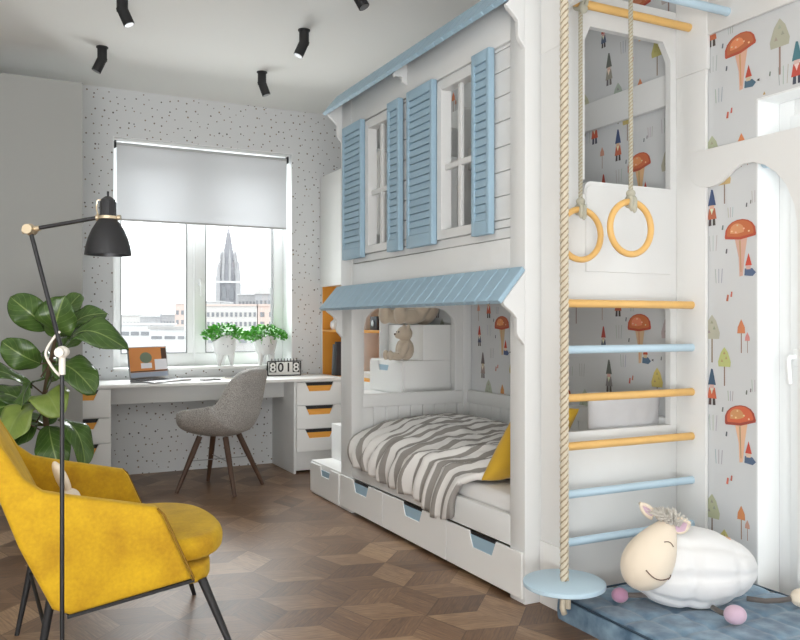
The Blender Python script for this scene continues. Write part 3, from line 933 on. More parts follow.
m = MB(); m.lathe([(0, 0), (.032, 0), (.045, .03), (.042, .06), (.02, .08), (.015, .10), (.019, .106), (.0, .106)], 20)
o = m.build('vase', CERAM); o.location = (2.465, 6.06, 1.0755); tag(o, 'small white vase on the upper orange shelf', 'vase')
R = thing('camera_box', 'small dark navy box with a round lens on the orange shelf behind the bears', 'box', (2.50, 5.30, 1.0755))
m = MB(); m.box(-.05, .05, -.06, .06, 0, .10, .006); m.build('body', M('dark_navy', (40, 46, 58), .5), R)
m = MB(); m.cyl((-.05, 0, .05), (-.058, 0, .05), .022); m.build('lens', STEEL, R)
R = thing('paper_stack', 'stack of white papers and a wooden tray on the shelf bottom', 'papers', (2.52, 5.34, .7075))
for k in range(4):
    m = MB(); m.box(-.08, .08, -.13 + .004 * k, .13 - .006 * k, .016 * k, .016 * k + .014, .002); m.build('sheaf', [BEECH, WHITEF, pg, WHITEF][k], R)

# ------------------------------------------------------------------ climbing frame
def climbing_frame():
    R = thing('climbing_frame', 'white climbing frame with orange and light blue bars at the end of the bed', 'climbing frame', (2.33, 2.5, 0))
    off = Vector(R.location)
    def put(mb, name, mat, parent=R, **k):
        bmesh.ops.translate(mb.b, verts=mb.b.verts[:], vec=-off)
        return mb.build(name, mat, parent, **k)
    xl, xr = 1.962, 2.70
    m = MB(); m.box(xl - .006, xl + .032, 2.507, YN - .001, 0, .25, .002); m.box(xl, xl + .028, 2.513, YN - .001, .2505, 2.205, .003); m.box(xl, xl + .028, 2.505, YN - .001, 2.205, ZC - .002, .003); put(m, 'post', PAINT_W)
    m = MB(); m.box(xr, XR - .003, 2.475, YN - .001, 0, 2.205, .003); m.box(xr - .004, XR - .003, 2.465, YN - .001, 2.205, ZC - .002, .003); put(m, 'post', PAINT_W)
    m = MB(); m.box(xl, xl + .028, 1.30, 2.505, 2.345, 2.52, .003); put(m, 'beam', PAINT_W)
    m = MB(); m.box(xr, XR - .003, 1.30, 2.465, 2.345, 2.52, .003); put(m, 'beam', PAINT_W)
    for k, (z, mt) in enumerate(((1.202, BEECH), (1.018, BLUE_P), (.826, BEECH), (.634, BEECH), (.444, BLUE_P), (.254, BLUE_P))):
        m = MB(); m.cyl((xl + .028, 2.55, z), (xr - .004, 2.55, z), .0165, seg=20); m.cyl((xr - .008, 2.55, z), (xr, 2.55, z), .017, seg=20)
        o = put(m, 'bar', mt); o['label'] = 'orange wooden bar' if mt is BEECH else 'light blue bar'
    for (y, mt, x0) in ((2.562, BEECH, xl + .028), (2.36, BLUE_P, 1.80), (2.15, BEECH, xl + .028), (1.94, BLUE_P, xl + .028)):
        m = MB(); m.cyl((x0, y, 2.408), (xr, y, 2.408), .0175, seg=20); o = put(m, 'overhead_bar', mt); o['label'] = 'orange overhead bar' if mt is BEECH else 'light blue overhead bar'
    # arched board between the frame and its outer post
    y1, y0 = 2.475, 1.55
    pts = [(2.56, 1.862), (y0, 1.862), (y0, 0.0), (y0 + .06, 0.0), (2.035, .0), (2.035, 1.44)]
    A = [(2.036, 1.50), (2.05, 1.575), (2.085, 1.655), (2.13, 1.708), (2.18, 1.745), (2.235, 1.766), (2.29, 1.768), (2.33, 1.752), (2.365, 1.728), (2.39, 1.712), (2.42, 1.702), (2.46, 1.700), (2.50, 1.706), (2.53, 1.722), (2.56, 1.75)]
    m = MB(); m.prism(pts + A, 'yz', xr - .002, xr + .016, .0015, 1); put(m, 'arch_board', PAINT_W)
    m = MB(); m.cyl((xr + .012, 2.19, 1.752), (2.83, 2.19, 1.752), .016, seg=14); o = put(m, 'tie_bar', BLUE_P); o['label'] = 'light blue short bar behind the arch'
climbing_frame()

def twisted(m, p0, p1, R, strands=3, pitch=.07, n=None, seg=7, k=.52, groove=.30):
    p0, p1 = Vector(p0), Vector(p1); L = (p1 - p0).length; d = (p1 - p0) / L
    a = d.cross(Vector((0, 1, .1))).normalized(); b = d.cross(a)
    n = n or int(L / pitch * 7)
    for s in range(strands):
        pts = []
        for i in range(n + 1):
            t = i / n; an = 2 * pi * (t * L / pitch + s / strands)
            pts.append(p0 + d * (L * t) + (a * math.cos(an) + b * math.sin(an)) * R * (1 - k))
        m.mi = 0; m.tube(pts, R * k * 1.02, seg)
        pts = []
        for i in range(n + 1):
            t = i / n; an = 2 * pi * (t * L / pitch + (s + .5) / strands)
            pts.append(p0 + d * (L * t) + (a * math.cos(an) + b * math.sin(an)) * R * .60)
        m.mi = 1; m.tube(pts, R * groove, 5); m.mi = 0
def rope_swing():
    x, y = 1.86, 2.36
    R = thing('rope_swing', 'round pale blue disc swing on a thick beige rope', 'swing', (x, y, .16))
    m = MB(); twisted(m, (0, 0, .022), (0, 0, 2.22), .0175, 3, .075, seg=9, k=.45); m.build('rope', [ROPE, ROPE_D], R, ang=180)
    m = MB()
    for z in (2.20, 2.225): m.tube([(.024 * math.cos(t * pi / 6), .0, z + .03 + .024 * math.sin(t * pi / 6)) for t in range(12)], .012, 8, closed=True)
    m.build('knot', ROPE, R, ang=180)
    m = MB(); m.lathe([(0, 0), (.142, 0), (.149, .004), (.150, .011), (.149, .018), (.142, .022), (.012, .022), (0, .022)], 48); m.build('seat', BLUE_P, R)
    m = MB(); m.ell((0, 0, -.018), (.028, .024, .022)); m.tube([(0, 0, -.02), (-.006, 0, -.045), (-.012, -.004, -.075), (-.004, -.006, -.098)], .011, 8); m.tube([(.004, 0, -.02), (.012, -.006, -.05), (.008, -.01, -.08)], .011, 8)
    m.build('tail_knot', ROPE, R, ang=180)
rope_swing()
def ring(x, y, zc, rz, zb, label):
    R = thing('gym_ring', label, 'gym ring', (x, y, zc), rz, group='hanging gym rings')
    r = .1005
    m = MB(); m.tube([(r * math.cos(2 * pi * k / 40), 0, r * math.sin(2 * pi * k / 40)) for k in range(40)], .0125, 14, closed=True); m.build('ring', BEECH, R, ang=180)
    m = MB(); twisted(m, (0, 0, r + .03), (0, 0, zb - zc), .0095, 3, .042, seg=7, k=.44)
    m.build('rope', [ROPE_G, ROPE_D], R, ang=180)
    m = MB()
    for q in (-.008, .008): m.tube([(q, .018 * math.cos(t * pi / 6), r + .018 * math.sin(t * pi / 6)) for t in range(12)], .008, 7, closed=True)
    m.ell((0, 0, r + .032), (.018, .018, .016)); m.ell((.006, -.014, r - .018), (.011, .01, .026)); m.ell((-.007, -.012, r - .012), (.010, .01, .026))
    m.build('rope_knot', ROPE_G, R, ang=180)
    m = MB()
    for q in (-.01, .01): m.tube([(q, .026 * math.cos(t * pi / 6), zb - zc + .002 + .026 * math.sin(t * pi / 6)) for t in range(12)], .0085, 7, closed=True)
    m.ell((0, -.02, zb - zc - .03), (.018, .014, .018))
    m.build('bar_knot', ROPE_G, R, ang=180)
ring(2.095, 2.555, 1.478, -.03, 2.405, 'left hanging wooden gym ring, half behind the thick rope')
ring(2.178, 2.36, 1.488, -.02, 2.405, 'right hanging wooden gym ring in front of the white guard panel')

# ------------------------------------------------------------------ play mat and plush sheep
def play_mat():
    R = thing('play_mat', 'blue-grey quilted velvet mat on the floor by the climbing frame', 'mat', (2.29, 1.9, 0))
    x0, x1, y0, y1, h = 1.915, 2.69, 1.30, 2.465, .092
    m = MB()
    def fn(u, v):
        x, y = x0 + (x1 - x0) * u, y0 + (y1 - y0) * v
        dz = 0
        for c, w in ((x - x0, .13), (y - y0, .166)):
            f = (c / w) % 1
            dz += -.006 * math.exp(-(min(f, 1 - f) / .09) ** 2)
        ed = min(x - x0, x1 - x, y - y0, y1 - y)
        return (x - 2.29, y - 1.9, h + dz - .012 * math.exp(-(ed / .012) ** 2) + .003 * noise.noise(Vector((x * 14, y * 14, 0))))
    m.grid(fn, 90, 120)
    xs = [(x0, y0), (x1, y0), (x1, y1), (x0, y1)]
    for k in range(4):
        a, b = xs[k], xs[(k + 1) % 4]
        def sd(u, v, a=a, b=b):
            bul = .006 * math.sin(v * pi) + .004 * noise.noise(Vector((u * 10, v * 3, k)))
            x = a[0] + (b[0] - a[0]) * u; y = a[1] + (b[1] - a[1]) * u
            nx, ny = (b[1] - a[1]), -(b[0] - a[0]); L = math.hypot(nx, ny)
            return (x - 2.29 + nx / L * bul, y - 1.9 + ny / L * bul, v * (h - .012))
        m.grid(sd, 40, 6)
    m.b.faces.new([m.b.verts.new((p[0] - 2.29, p[1] - 1.9, 0.0005)) for p in xs[::-1]])
    m.build('cushion', BLUEVEL, R, ang=60)
    m = MB(); q = h - .006; m.tube([(p[0] - 2.29, p[1] - 1.9, q) for p in ((x0 + .002, y0), (x0 + .002, y1 - .01), (x0 + .012, y1 - .002), (x1 - .01, y1 - .002), (x1, y1 - .012), (x1, y0), (x0 + .01, y0))], .0042, 8)
    m.build('piping', M('dark_blue_piping', (52, 70, 86), .8), R, ang=180)
play_mat()

def sheep():
    R = thing('plush_sheep', 'white plush toy sheep with pink ears lying on the blue mat', 'soft toy', (2.285, 2.165, .094))
    # local axes: e = right in the room view (away from the head), n = towards the right wall
    R.rotation_euler = (0, 0, -YAW)
    m = MB()
    def body(u, v):
        th = 2 * pi * u; ph = pi * (v - .5)
        # long axis x
        ax = math.sin(ph); rr = math.cos(ph)
        c, s = math.cos(th), math.sin(th)
        pf = 0.
        def seam(x, w): 
            f = abs((x + .5) % 1 - .5)
            return math.exp(-(f / w) ** 2)
        pf = -.085 * seam(th / (2 * pi) * 8 + .06, .13) - .075 * seam((v - .5) * 4.2 + .18, .10) * min(1, rr * 2)
        sc = 1.0 + pf
        a = .24 * ax * (1.0) ; h = .150 * rr * sc; w = .155 * rr * sc
        if ax > .0: h *= 1 - .12 * ax
        z = .132 + s * h
        z = max(z, .003 + .02 * (1 - rr))
        return (a, c * w, z + .03 * max(0, -ax) * rr * max(0, s))
    m.grid(body, 64, 48, closed_u=True)
    bmesh.ops.remove_doubles(m.b, verts=m.b.verts[:], dist=.0008); bmesh.ops.recalc_face_normals(m.b, faces=m.b.faces[:])
    m.build('body', PLUSH_W, R, ang=180, sub=1)
    # head: broad muzzle, hanging forward and down at the left
    m = MB(); vs = m.ell((0, 0, 0), 1, None, 32, 22)
    for v in vs:
        x, y, z = v.co
        t = (1 - z) / 2                          # 0 top of head .. 1 muzzle
        w = .045 + .045 * math.sin(min(1, t * 1.12) * pi / 2) ** 1.3
        v.co = (x * (w + .008) - .02 * t, y * w - .035 * math.sin(t * pi / 2), z * .138)
    mt = Matrix.Translation((-.166, -.085, .208)) @ Euler((.0, .50, 0)).to_matrix().to_4x4()
    bmesh.ops.transform(m.b, matrix=mt, verts=m.b.verts[:])
    head = m.build('head', PLUSH_C, R, ang=180)
    # closed eye and smile as stitched thread
    def on_head(dx, dz):
        # front of the head as seen by the room: -y side
        p = Vector((dx, 0, dz)); t = (1 - dz / .138) / 2; w = .045 + .045 * math.sin(min(1, t * 1.12) * pi / 2) ** 1.3
        zz = min(.98, abs(dz / .138)); xx = (dx + .02 * t) / (w + .008)
        rem = max(0, 1 - zz * zz - xx * xx)
        return mt @ Vector((dx, -w * math.sqrt(rem) - .035 * math.sin(t * pi / 2) - .001, dz))
    m = MB(); m.tube([on_head(-.036 + .1 * k / 8, -.052 - .016 * math.sin(k / 8 * pi) + .012 * k / 8) for k in range(9)], .0022, 6); m.tube([on_head(.062 + .006 * math.sin(k), -.030 - .006 * k) for k in range(4)], .0022, 6); m.build('mouth', STITCH, head, ang=180)
    m = MB(); m.tube([on_head(-.012 + .04 * k / 6, .060 + .008 * math.sin(k / 6 * pi)) for k in range(7)], .0018, 6); m.build('eyelid', STITCH, head, ang=180)
    # ears
    for nm, base, tip, w in (('ear', (-.098, -.10, .300), (-.040, -.115, .322), .028), ('ear', (-.152, -.06, .330), (-.200, -.05, .378), .017)):
        base, tip = Vector(base), Vector(tip); d = tip - base; sd = Vector((-d.z, 0, d.x)).normalized()
        m = MB()
        def fn(u, v):
            wd = w * math.sin(min(1, .12 + u * .95) * pi) ** .7 if u < .93 else w * .35 * (1 - u) / .07
            p = base + d * u + sd * (v * 2 - 1) * wd
            p.y -= .012 * (1 - (v * 2 - 1) ** 2) * -1
            return p
        m.grid(fn, 14, 8)
        e = m.build('ear', PLUSH_C, R, ang=180, solid=.012)
        m = MB()
        def fn2(u, v):
            p = Vector(fn(.12 + u * .76, .14 + v * .72)); p.y -= .0085; return p
        m.grid(fn2, 12, 8); m.build('ear_lining', PLUSH_P, e, ang=180)
    m = MB(); rg = random.Random(4)
    for k in range(260):
        a = rg.random() * 2 * pi; q = rg.random() ** .5
        c = Vector((-.105 + .042 * q * math.cos(a), -.078 + .038 * q * math.sin(a), .315 + .016 * (1 - q) - .012 * math.cos(a) * q))
        j = Vector((rg.uniform(-1, 1), rg.uniform(-1, 1), rg.uniform(-.4, .8))) * .008
        m.tube([c, c + Vector((.006 * math.cos(a), .006 * math.sin(a), .018)) + j, c + Vector((.022 * math.cos(a) * q - .008, .022 * q * math.sin(a), .036 - .014 * q)) + j * 2], .003, 5, rads=[.0035, .0032, .0012])
    m.build('hair_tuft', PLUSH_H, R, ang=180)
    # legs: dark tubes with pink hooves
    for pts, c, mt_, rr in (([(-.16, -.03, .04), (-.215, -.02, .035), (-.25, -.012, .034)], (-.262, -.01, .032), PLUSH_L, .028),
                      ([(.03, -.13, .03), (.045, -.165, .025), (.055, -.185, .026)], (.075, -.215, .034), PLUSH_P, .034),
                      ([(.19, -.04, .03), (.25, -.055, .026), (.30, -.05, .026), (.345, -.045, .03)], (.385, -.045, .034), PLUSH_C, .034),
                      ([(.13, .09, .05), (.17, .17, .03), (.18, .20, .03)], (.19, .225, .034), PLUSH_P, .032)):
        m = MB(); m.tube(pts, .0095, 8); lg = m.build('leg', PLUSH_D, R, ang=180)
        m = MB(); vs = m.ell(c, (rr * 1.12, rr, rr * .96), None, 20, 12); m.build('hoof', mt_, lg, ang=180)
    # a small coloured band across the rump
    m = MB(); m.tube([(.135 + .004 * math.sin(k), -.02 + .012 * k, .238 - .0016 * k * k * .2) for k in range(7)], .006, 6); m.build('patch', M('peach_label', (232, 190, 160), .9), R, ang=180)
sheep()

# ------------------------------------------------------------------ roller blind, ceiling spots
def blind():
    R = thing('roller_blind', 'pale grey roller blind pulled halfway down the window', 'blind', (1.46, 6.29, 0))
    off = Vector(R.location)
    def put(mb, name, mat, **k):
        bmesh.ops.translate(mb.b, verts=mb.b.verts[:], vec=-off); return mb.build(name, mat, R, **k)
    m = MB(); m.box(.805, 2.122, 6.272, 6.2735, 1.90, 2.453); put(m, 'fabric', BLIND, smooth=False)
    m = MB(); m.cyl((.805, 6.29, 2.453), (2.122, 6.29, 2.453), .019, seg=24); put(m, 'roller', M('grey_roller', (196, 197, 198), .8))
    m = MB(); m.box(.803, 2.12, 6.268, 6.278, 1.888, 1.902, .002); put(m, 'bottom_bar', M('blind_bar', (186, 186, 186), .5))
    for x in (.79, 2.126):
        m = MB(); m.box(x, x + .012, 6.262, 6.318, 2.430, 2.482, .003); put(m, 'end_bracket', BLACKM)
    m = MB(); m.box(.785, 2.146, 6.262, 6.32, 2.482, 2.498, .003); put(m, 'head_rail', PVC)
blind()

def spot(x, y, ang, tilt, label):
    R = thing('ceiling_spotlight', label, 'spotlight', (x, y, ZC), 0, group='black ceiling spotlights')
    m = MB(); m.cyl((0, 0, 0), (0, 0, -.006), .036, seg=28); m.cyl((0, 0, -.006), (0, 0, -.088), .029, seg=28); m.build('mount', BLACKM, R)
    d = Vector((math.cos(ang) * math.sin(tilt), math.sin(ang) * math.sin(tilt), -math.cos(tilt)))
    p = Vector((0, 0, -.075))
    m = MB(); m.cyl(p - d * .012, p + d * .088, .029, seg=28)
    h = m.build('head', BLACKM, R)
    m = MB(); m.cyl(p + d * .088, p + d * .0895, .024, seg=24); m.build('lens', STEEL, h)
AX = lambda deg: math.radians(deg)
spot(.600, 5.345, AX(170), .42, 'black ceiling spotlight tilted left, nearest the grey wall')
spot(.600, 4.454, AX(-20), .42, 'black ceiling spotlight cut by the top edge above the desk lamp')
spot(1.63, 4.50, AX(175), .42, 'black ceiling spotlight tilted left, between the window and the blue roof')
spot(1.643, 5.381, AX(-15), .35, 'black ceiling spotlight tilted right, nearest the window wall')
spot(1.615, 3.70, AX(-40), .5, 'black ceiling spotlight cut by the top edge beside the blue roof')

# ------------------------------------------------------------------ yellow armchair
def armchair():
    R = thing('armchair', 'yellow velvet armchair on thin black legs behind the floor lamp', 'armchair', (.30, 2.935, 0))
    off = Vector(R.location)
    def put(mb, name, mat, parent=R, **k):
        bmesh.ops.translate(mb.b, verts=mb.b.verts[:], vec=-off); return mb.build(name, mat, parent, **k)
    y0, y1 = 2.545, 3.315
    side = [(.555, .318), (.197, .262), (.150, .285), (.061, .476), (.005, .632), (-.115, .90), (-.075, .925), (-.045, .915), (.020, .765), (.075, .672), (.125, .632), (.200, .612), (.445, .556), (.462, .535)]
    for a, b, nm in ((y0, y0 + .062, 'side'), (y1 - .062, y1, 'side')):
        m = MB(); m.prism(side, 'xz', a, b, .018, 3); put(m, 'side_panel', VELVET, ang=50)
    m = MB(); m.prism([(.145, .295), (.005, .632), (-.112, .90), (-.08, .922), (-.05, .912), (.065, .66), (.19, .36), (.19, .30)], 'xz', y0 + .03, y1 - .03, .02, 3); put(m, 'backrest', VELVET, ang=50)
    # padded inner back
    m = MB()
    def bk(u, v):
        a = u * 2 - 1
        z = .42 + (.84 - .42) * v
        x = .150 - (z - .42) * .47
        return (x + .045 * (max(0, (1 - abs(a) ** 4) * (1 - abs(v * 2 - 1) ** 4))) ** .5, (y0 + y1) / 2 + a * .315, z)
    m.grid(bk, 24, 20); put(m, 'back_cushion', VELVET, ang=180)
    yc = (y0 + y1) / 2
    def D(xb, xs, xf, hw):
        p = [(xb, yc - hw), (xs, yc - hw)]
        n = 16
        for i in range(1, n):
            t = -pi / 2 + pi * i / n
            p.append((xs + (xf - xs) * max(0, math.cos(t)) ** .62, yc + hw * math.copysign(abs(math.sin(t)) ** .85, math.sin(t))))
        return p + [(xs, yc + hw), (xb, yc + hw)]
    m = MB(); m.prism(D(.17, .53, .665, .335), 'xy', .286, .340, .014, 3); put(m, 'seat_base', VELVET, ang=50)
    m = MB(); m.prism(D(.16, .46, .722, .322), 'xy', .350, .424, .030, 4)
    for v in m.b.verts:
        if v.co.z > .40:
            k = max(0, 1 - ((v.co.x - .45) / .35) ** 2) * max(0, 1 - ((v.co.y - yc) / .34) ** 2)
            v.co.z += .008 * k
    put(m, 'seat_cushion', VELVET, ang=60)
    # welt along the front edge of the sides
    for y in (y0 + .004, y1 - .004):
        m = MB(); m.tube([(.447, y, .552), (.466, y, .532), (.558, y, .322), (.552, y, .317)], .0035, 8); put(m, 'piping', M('dark_gold_piping', (132, 96, 14), .8), ang=180)
    m = MB(); m.prism([(.19, .254), (.56, .309), (.56, .319), (.19, .264)], 'xz', y0 + .003, y1 - .003); put(m, 'underframe', BLACKM)
    for (p0, p1) in (((.595, 2.60, .30), (.705, 2.50, 0)), ((.635, 3.22, .29), (.737, 3.36, 0)), ((.155, 2.60, .345), (.098, 2.60, 0)), ((.135, 3.23, .32), (.070, 3.205, 0))):
        m = MB(); m.cyl(p0, p1, .0145, .008, 14); put(m, 'leg', BLACKM)
    m = MB(); m.cyl((.134, 2.60, .215), (.114, 3.225, .215), .006, seg=10); put(m, 'stretcher', BLACKM)
armchair()
def bunny():
    R = thing('plush_bunny', 'cream plush bunny with long ears sitting on the yellow armchair', 'soft toy', (.215, 2.80, .452), math.radians(35))
    m = MB()
    m.ell((0, 0, .05), (.055, .05, .052)); m.ell((0, -.0, .105), (.036, .034, .034))
    m.ell((.06, -.045, .02), (.05, .022, .02), (0, 0, -.5)); m.ell((.06, .045, .02), (.05, .022, .02), (0, 0, .5))
    m.ell((.03, -.05, .06), (.018, .018, .04), (.3, 0, 0)); m.ell((.03, .05, .06), (.018, .018, .04), (-.3, 0, 0))
    m.build('body', PLUSH_C, R, ang=180, remesh=.006)
    m = MB(); m.ell((-.020, .012, .172), (.016, .024, .062), (-.18, -.36, 0)); m.build('ear', PLUSH_C, R, ang=180)
    m = MB(); m.ell((-.030, -.030, .085), (.012, .018, .05), (.5, .5, 0)); m.build('ear', PLUSH_C, R, ang=180)
    m = MB(); m.ell((.035, 0, .105), (.006, .007, .005)); m.build('nose', PLUSH_P, R)
bunny()

# ------------------------------------------------------------------ floor lamp
def floor_lamp():
    x, y = .160, 2.325
    R = thing('floor_lamp', 'tall black jointed floor lamp with a domed shade before the yellow armchair', 'lamp', (x, y, 0))
    ux, uy = math.cos(-YAW), math.sin(-YAW)      # the arm swings across the room, square to the view
    def q(r, z, dn=0): return (r * ux + dn * uy * -1 * 0, r * uy, z)
    m = MB(); m.lathe([(0, 0), (.11, 0), (.115, .006), (.112, .014), (.02, .022), (.008, .03), (0, .03)], 40); m.build('base', BLACK, R)
    m = MB(); m.cyl((0, 0, .02), (0, 0, 1.05), .0058, seg=14); m.build('pole', BLACK, R)
    j0 = (0.0, 1.045); j1 = (-.0855, 1.372); j2 = (.096, 1.404)
    m = MB(); m.cyl((0, 0, .985), (0, 0, 1.035), .0085, seg=14); m.ell((0, 0, 1.045), (.017, .017, .017)); m.cyl(Vector(q(0, 1.045)) + Vector((-uy, ux, 0)) * -.022, Vector(q(0, 1.045)) + Vector((-uy, ux, 0)) * .02, .0125, seg=16); m.build('lower_joint', CREAM, R)
    m = MB(); m.cyl(q(-.004, 1.06), q(*j1), .0058, seg=12); m.build('upper_pole', BLACK, R)
    m = MB(); m.ell(q(*j1), (.014, .014, .016)); m.cyl(Vector(q(*j1)) + Vector((-uy, ux, 0)) * -.02, Vector(q(*j1)) + Vector((-uy, ux, 0)) * .02, .013, seg=16); m.cyl(q(-.105, 1.368), q(-.06, 1.376), .0075, seg=12); m.build('elbow_joint', BRASS, R)
    m = MB(); m.cyl(q(-.07, 1.375), q(*j2), .0055, seg=12); m.build('arm', BLACK, R)
    pts = [q(-.006 - .038 * math.sin(pi * k / 16) ** .8, 1.10 - .118 * k / 16 - .006 * math.sin(2 * pi * k / 16)) for k in range(17)]
    m = MB(); m.tube(pts, .0035, 8); m.build('cable', CREAM, R, ang=180)
    # shade
    cx = .1225
    c = Vector(q(cx, 0))
    T = Matrix.Translation(c)
    m = MB(); prof = [(.060, 1.304), (.0595, 1.309), (.057, 1.325), (.051, 1.348), (.041, 1.372), (.030, 1.390), (.021, 1.402), (.019, 1.402), (.028, 1.389), (.039, 1.370), (.049, 1.346), (.055, 1.325), (.0575, 1.309), (.058, 1.304), (.060, 1.304)]
    m.lathe(prof, 44, T); s = m.build('lamp_shade', BLACK, R)
    m = MB(); m.lathe([(0, 1.462), (.008, 1.46), (.018, 1.452), (.0205, 1.44), (.0205, 1.402), (0, 1.402)], 30, T)
    m.cyl(c + Vector((0, 0, 1.46)), c + Vector((0, 0, 1.474)), .003, seg=8)
    for k in range(8):
        a = k * pi / 4; m.cyl(c + Vector((.0185 * math.cos(a), .0185 * math.sin(a), 1.408)), c + Vector((.0185 * math.cos(a), .0185 * math.sin(a), 1.446)), .003, seg=8)
    m.build('lamp_holder', BLACK, R)
    m = MB(); m.lathe([(.0235, 1.399), (.026, 1.400), (.026, 1.407), (.0235, 1.408), (.0205, 1.404), (.0235, 1.399)], 30, T); m.cyl(q(j2[0] - .004, 1.404), q(.1, 1.404), .009, seg=14); m.cyl(q(cx + .026, 1.404), q(cx + .034, 1.404), .007, seg=12); m.tube([q(.096, 1.41), q(.091, 1.43), q(.094, 1.45), q(.104, 1.452)], .002, 6); m.build('collar', BRASS, R)
    m = MB(); m.ell(c + Vector((0, 0, 1.345)), (.024, .024, .03)); m.build('bulb', M('frosted_bulb', (240, 238, 230), .4), R)
floor_lamp()

# ------------------------------------------------------------------ fiddle-leaf fig
def fig():
    # stands between the armchair and the grey wall
    X0, Y0 = .235, 4.58
    R = thing('potted_fiddle_leaf_fig', 'large potted plant with broad glossy green leaves behind the armchair', 'plant', (X0, Y0, 0))
    ex = Vector((math.cos(-YAW), math.sin(-YAW), 0)); ed = Vector((math.sin(YAW), math.cos(YAW), 0)); ez = Vector((0, 0, 1))
    m = MB(); m.lathe([(0, 0), (.13, 0), (.14, .01), (.17, .30), (.175, .32), (.165, .32), (.155, .28), (0, .28)], 36); m.build('pot', CLAYPOT, R)
    m = MB(); m.lathe([(0, .281), (.154, .281), (.10, .292), (0, .295)], 24); m.build('soil', SOIL, R)
    # trunk: lateral offset r, away-from-room offset n, height z
    def V(r, n, z): return ex * r + ed * n + ez * z
    trunk = [V(0, 0, .285), V(.015, 0, .50), V(-.01, 0, .72), V(.02, .01, .92), V(.06, .0, 1.08), V(.085, .0, 1.17)]
    m = MB(); m.tube(trunk, .012, 10, rads=[.016, .015, .013, .011, .008, .005]); m.build('stem', LEAF_S, R, ang=180)
    # leaves: base, tip, half-width, droop, facing (r, n, z), paler?
    L = [
        (V(.045, .0, 1.08), V(-.115, -.08, 1.235), .085, .05, (-.3, -.8, .5), 0),
        (V(.055, -.01, 1.03), V(.145, -.12, 1.235), .098, .04, (.25, -1, .25), 0),
        (V(.07, .03, 1.13), V(.14, .08, 1.26), .055, .02, (.2, -.9, .5), 0),
        (V(.08, .02, 1.06), V(.275, .05, 1.16), .065, .04, (.1, -.8, .7), 0),
        (V(.06, -.02, .995), V(.405, -.06, .985), .092, .095, (.05, -.72, .8), 0),
        (V(.0, .0, .90), V(-.150, -.10, 1.015), .078, .04, (-.35, -.85, .35), 0),
        (V(.045, -.04, .93), V(.305, -.20, .80), .092, .04, (.35, -.75, .7), 0),
        (V(-.015, -.02, .785), V(-.36, -.10, .83), .062, .06, (-.1, -.5, .9), 0),
        (V(.0, -.04, .78), V(.24, -.10, .80), .070, .06, (.1, -.35, .9), 0),
        (V(-.005, -.06, .745), V(-.055, -.27, .545), .105, .035, (-.25, -.9, .45), 1),
        (V(.01, -.06, .745), V(.165, -.24, .68), .098, .05, (.5, -.85, .25), 1),
        (V(-.05, .02, .70), V(-.30, -.02, .60), .110, .05, (-.2, -.7, .7), 0),
        (V(-.02, .03, .62), V(-.20, -.06, .42), .100, .05, (-.3, -.8, .4), 0),
        (V(.07, -.02, .66), V(.235, -.12, .43), .070, .05, (.7, -.5, .5), 0),
        (V(.02, -.02, .62), V(.12, -.12, .40), .085, .03, (.2, -.9, .3), 0),
        (V(-.03, .0, .60), V(-.27, -.12, .47), .085, .05, (-.2, -.6, .7), 0),
        (V(-.02, .02, .66), V(-.32, .06, .72), .075, .05, (-.1, -.5, .8), 0),
        (V(.0, .05, .80), V(-.06, .24, .92), .085, .04, (0, .6, .8), 0),
        (V(.03, .05, .95), V(.12, .26, 1.02), .085, .04, (.3, .6, .8), 0),
        (V(-.02, .04, .58), V(-.12, .26, .55), .09, .05, (-.3, .5, .8), 0),
        (V(.0, .0, .86), V(-.04, -.14, .70), .07, .03, (-.6, -.6, .4), 0),
    ]
    for i, (b0, t0, hw, droop, nf, lt) in enumerate(L):
        hw *= 1.16; t0 = b0 + (t0 - b0) * 1.15; droop *= 1.35
        d = t0 - b0; ln = d.length
        nv = (ex * nf[0] + ed * nf[1] + ez * nf[2]).normalized()
        nv = (nv - d.normalized() * nv.dot(d.normalized())).normalized()
        sd = d.normalized().cross(nv)
        m = MB(); sgn = 1
        def fn(u, v):
            a = v * 2 - 1
            # fiddle outline: narrow waist near the base, broad near the tip
            wd = hw * (max(0, math.sin(pi * min(1, u ** .85))) ** .55 * (.66 + .42 * u) if 0 < u < 1 else 0.0)
            wave = .16 * hw * math.sin(u * 12 + i * 1.7 + (2 if a > 0 else 0)) * abs(a) ** 1.6
            p = b0 + d * (.10 + .90 * u) + sd * (a * wd) + nv * (droop * math.sin(u * pi) * 1.0 - .30 * wd * a * a + .42 * wd * abs(a) + wave)
            return p
        m.grid(fn, 22, 10)
        uvl = m.b.loops.layers.uv.verify()
        for f in m.b.faces:
            for lp in f.loops:
                u, v = lp[uvl].uv; lp[uvl].uv = (u, v * 2 - 1)
        o = m.build('leaf', LEAF_L if lt else LEAF, R, ang=180, solid=.002)
        m = MB()
        near = min(trunk, key=lambda p: (p - b0).length)
        m.tube([near, (near + b0) / 2 + ez * .008, b0 + d * .12 + nv * droop * .3], .004, 7); m.build('leaf_stalk', LEAF_S, o, ang=180)
fig()

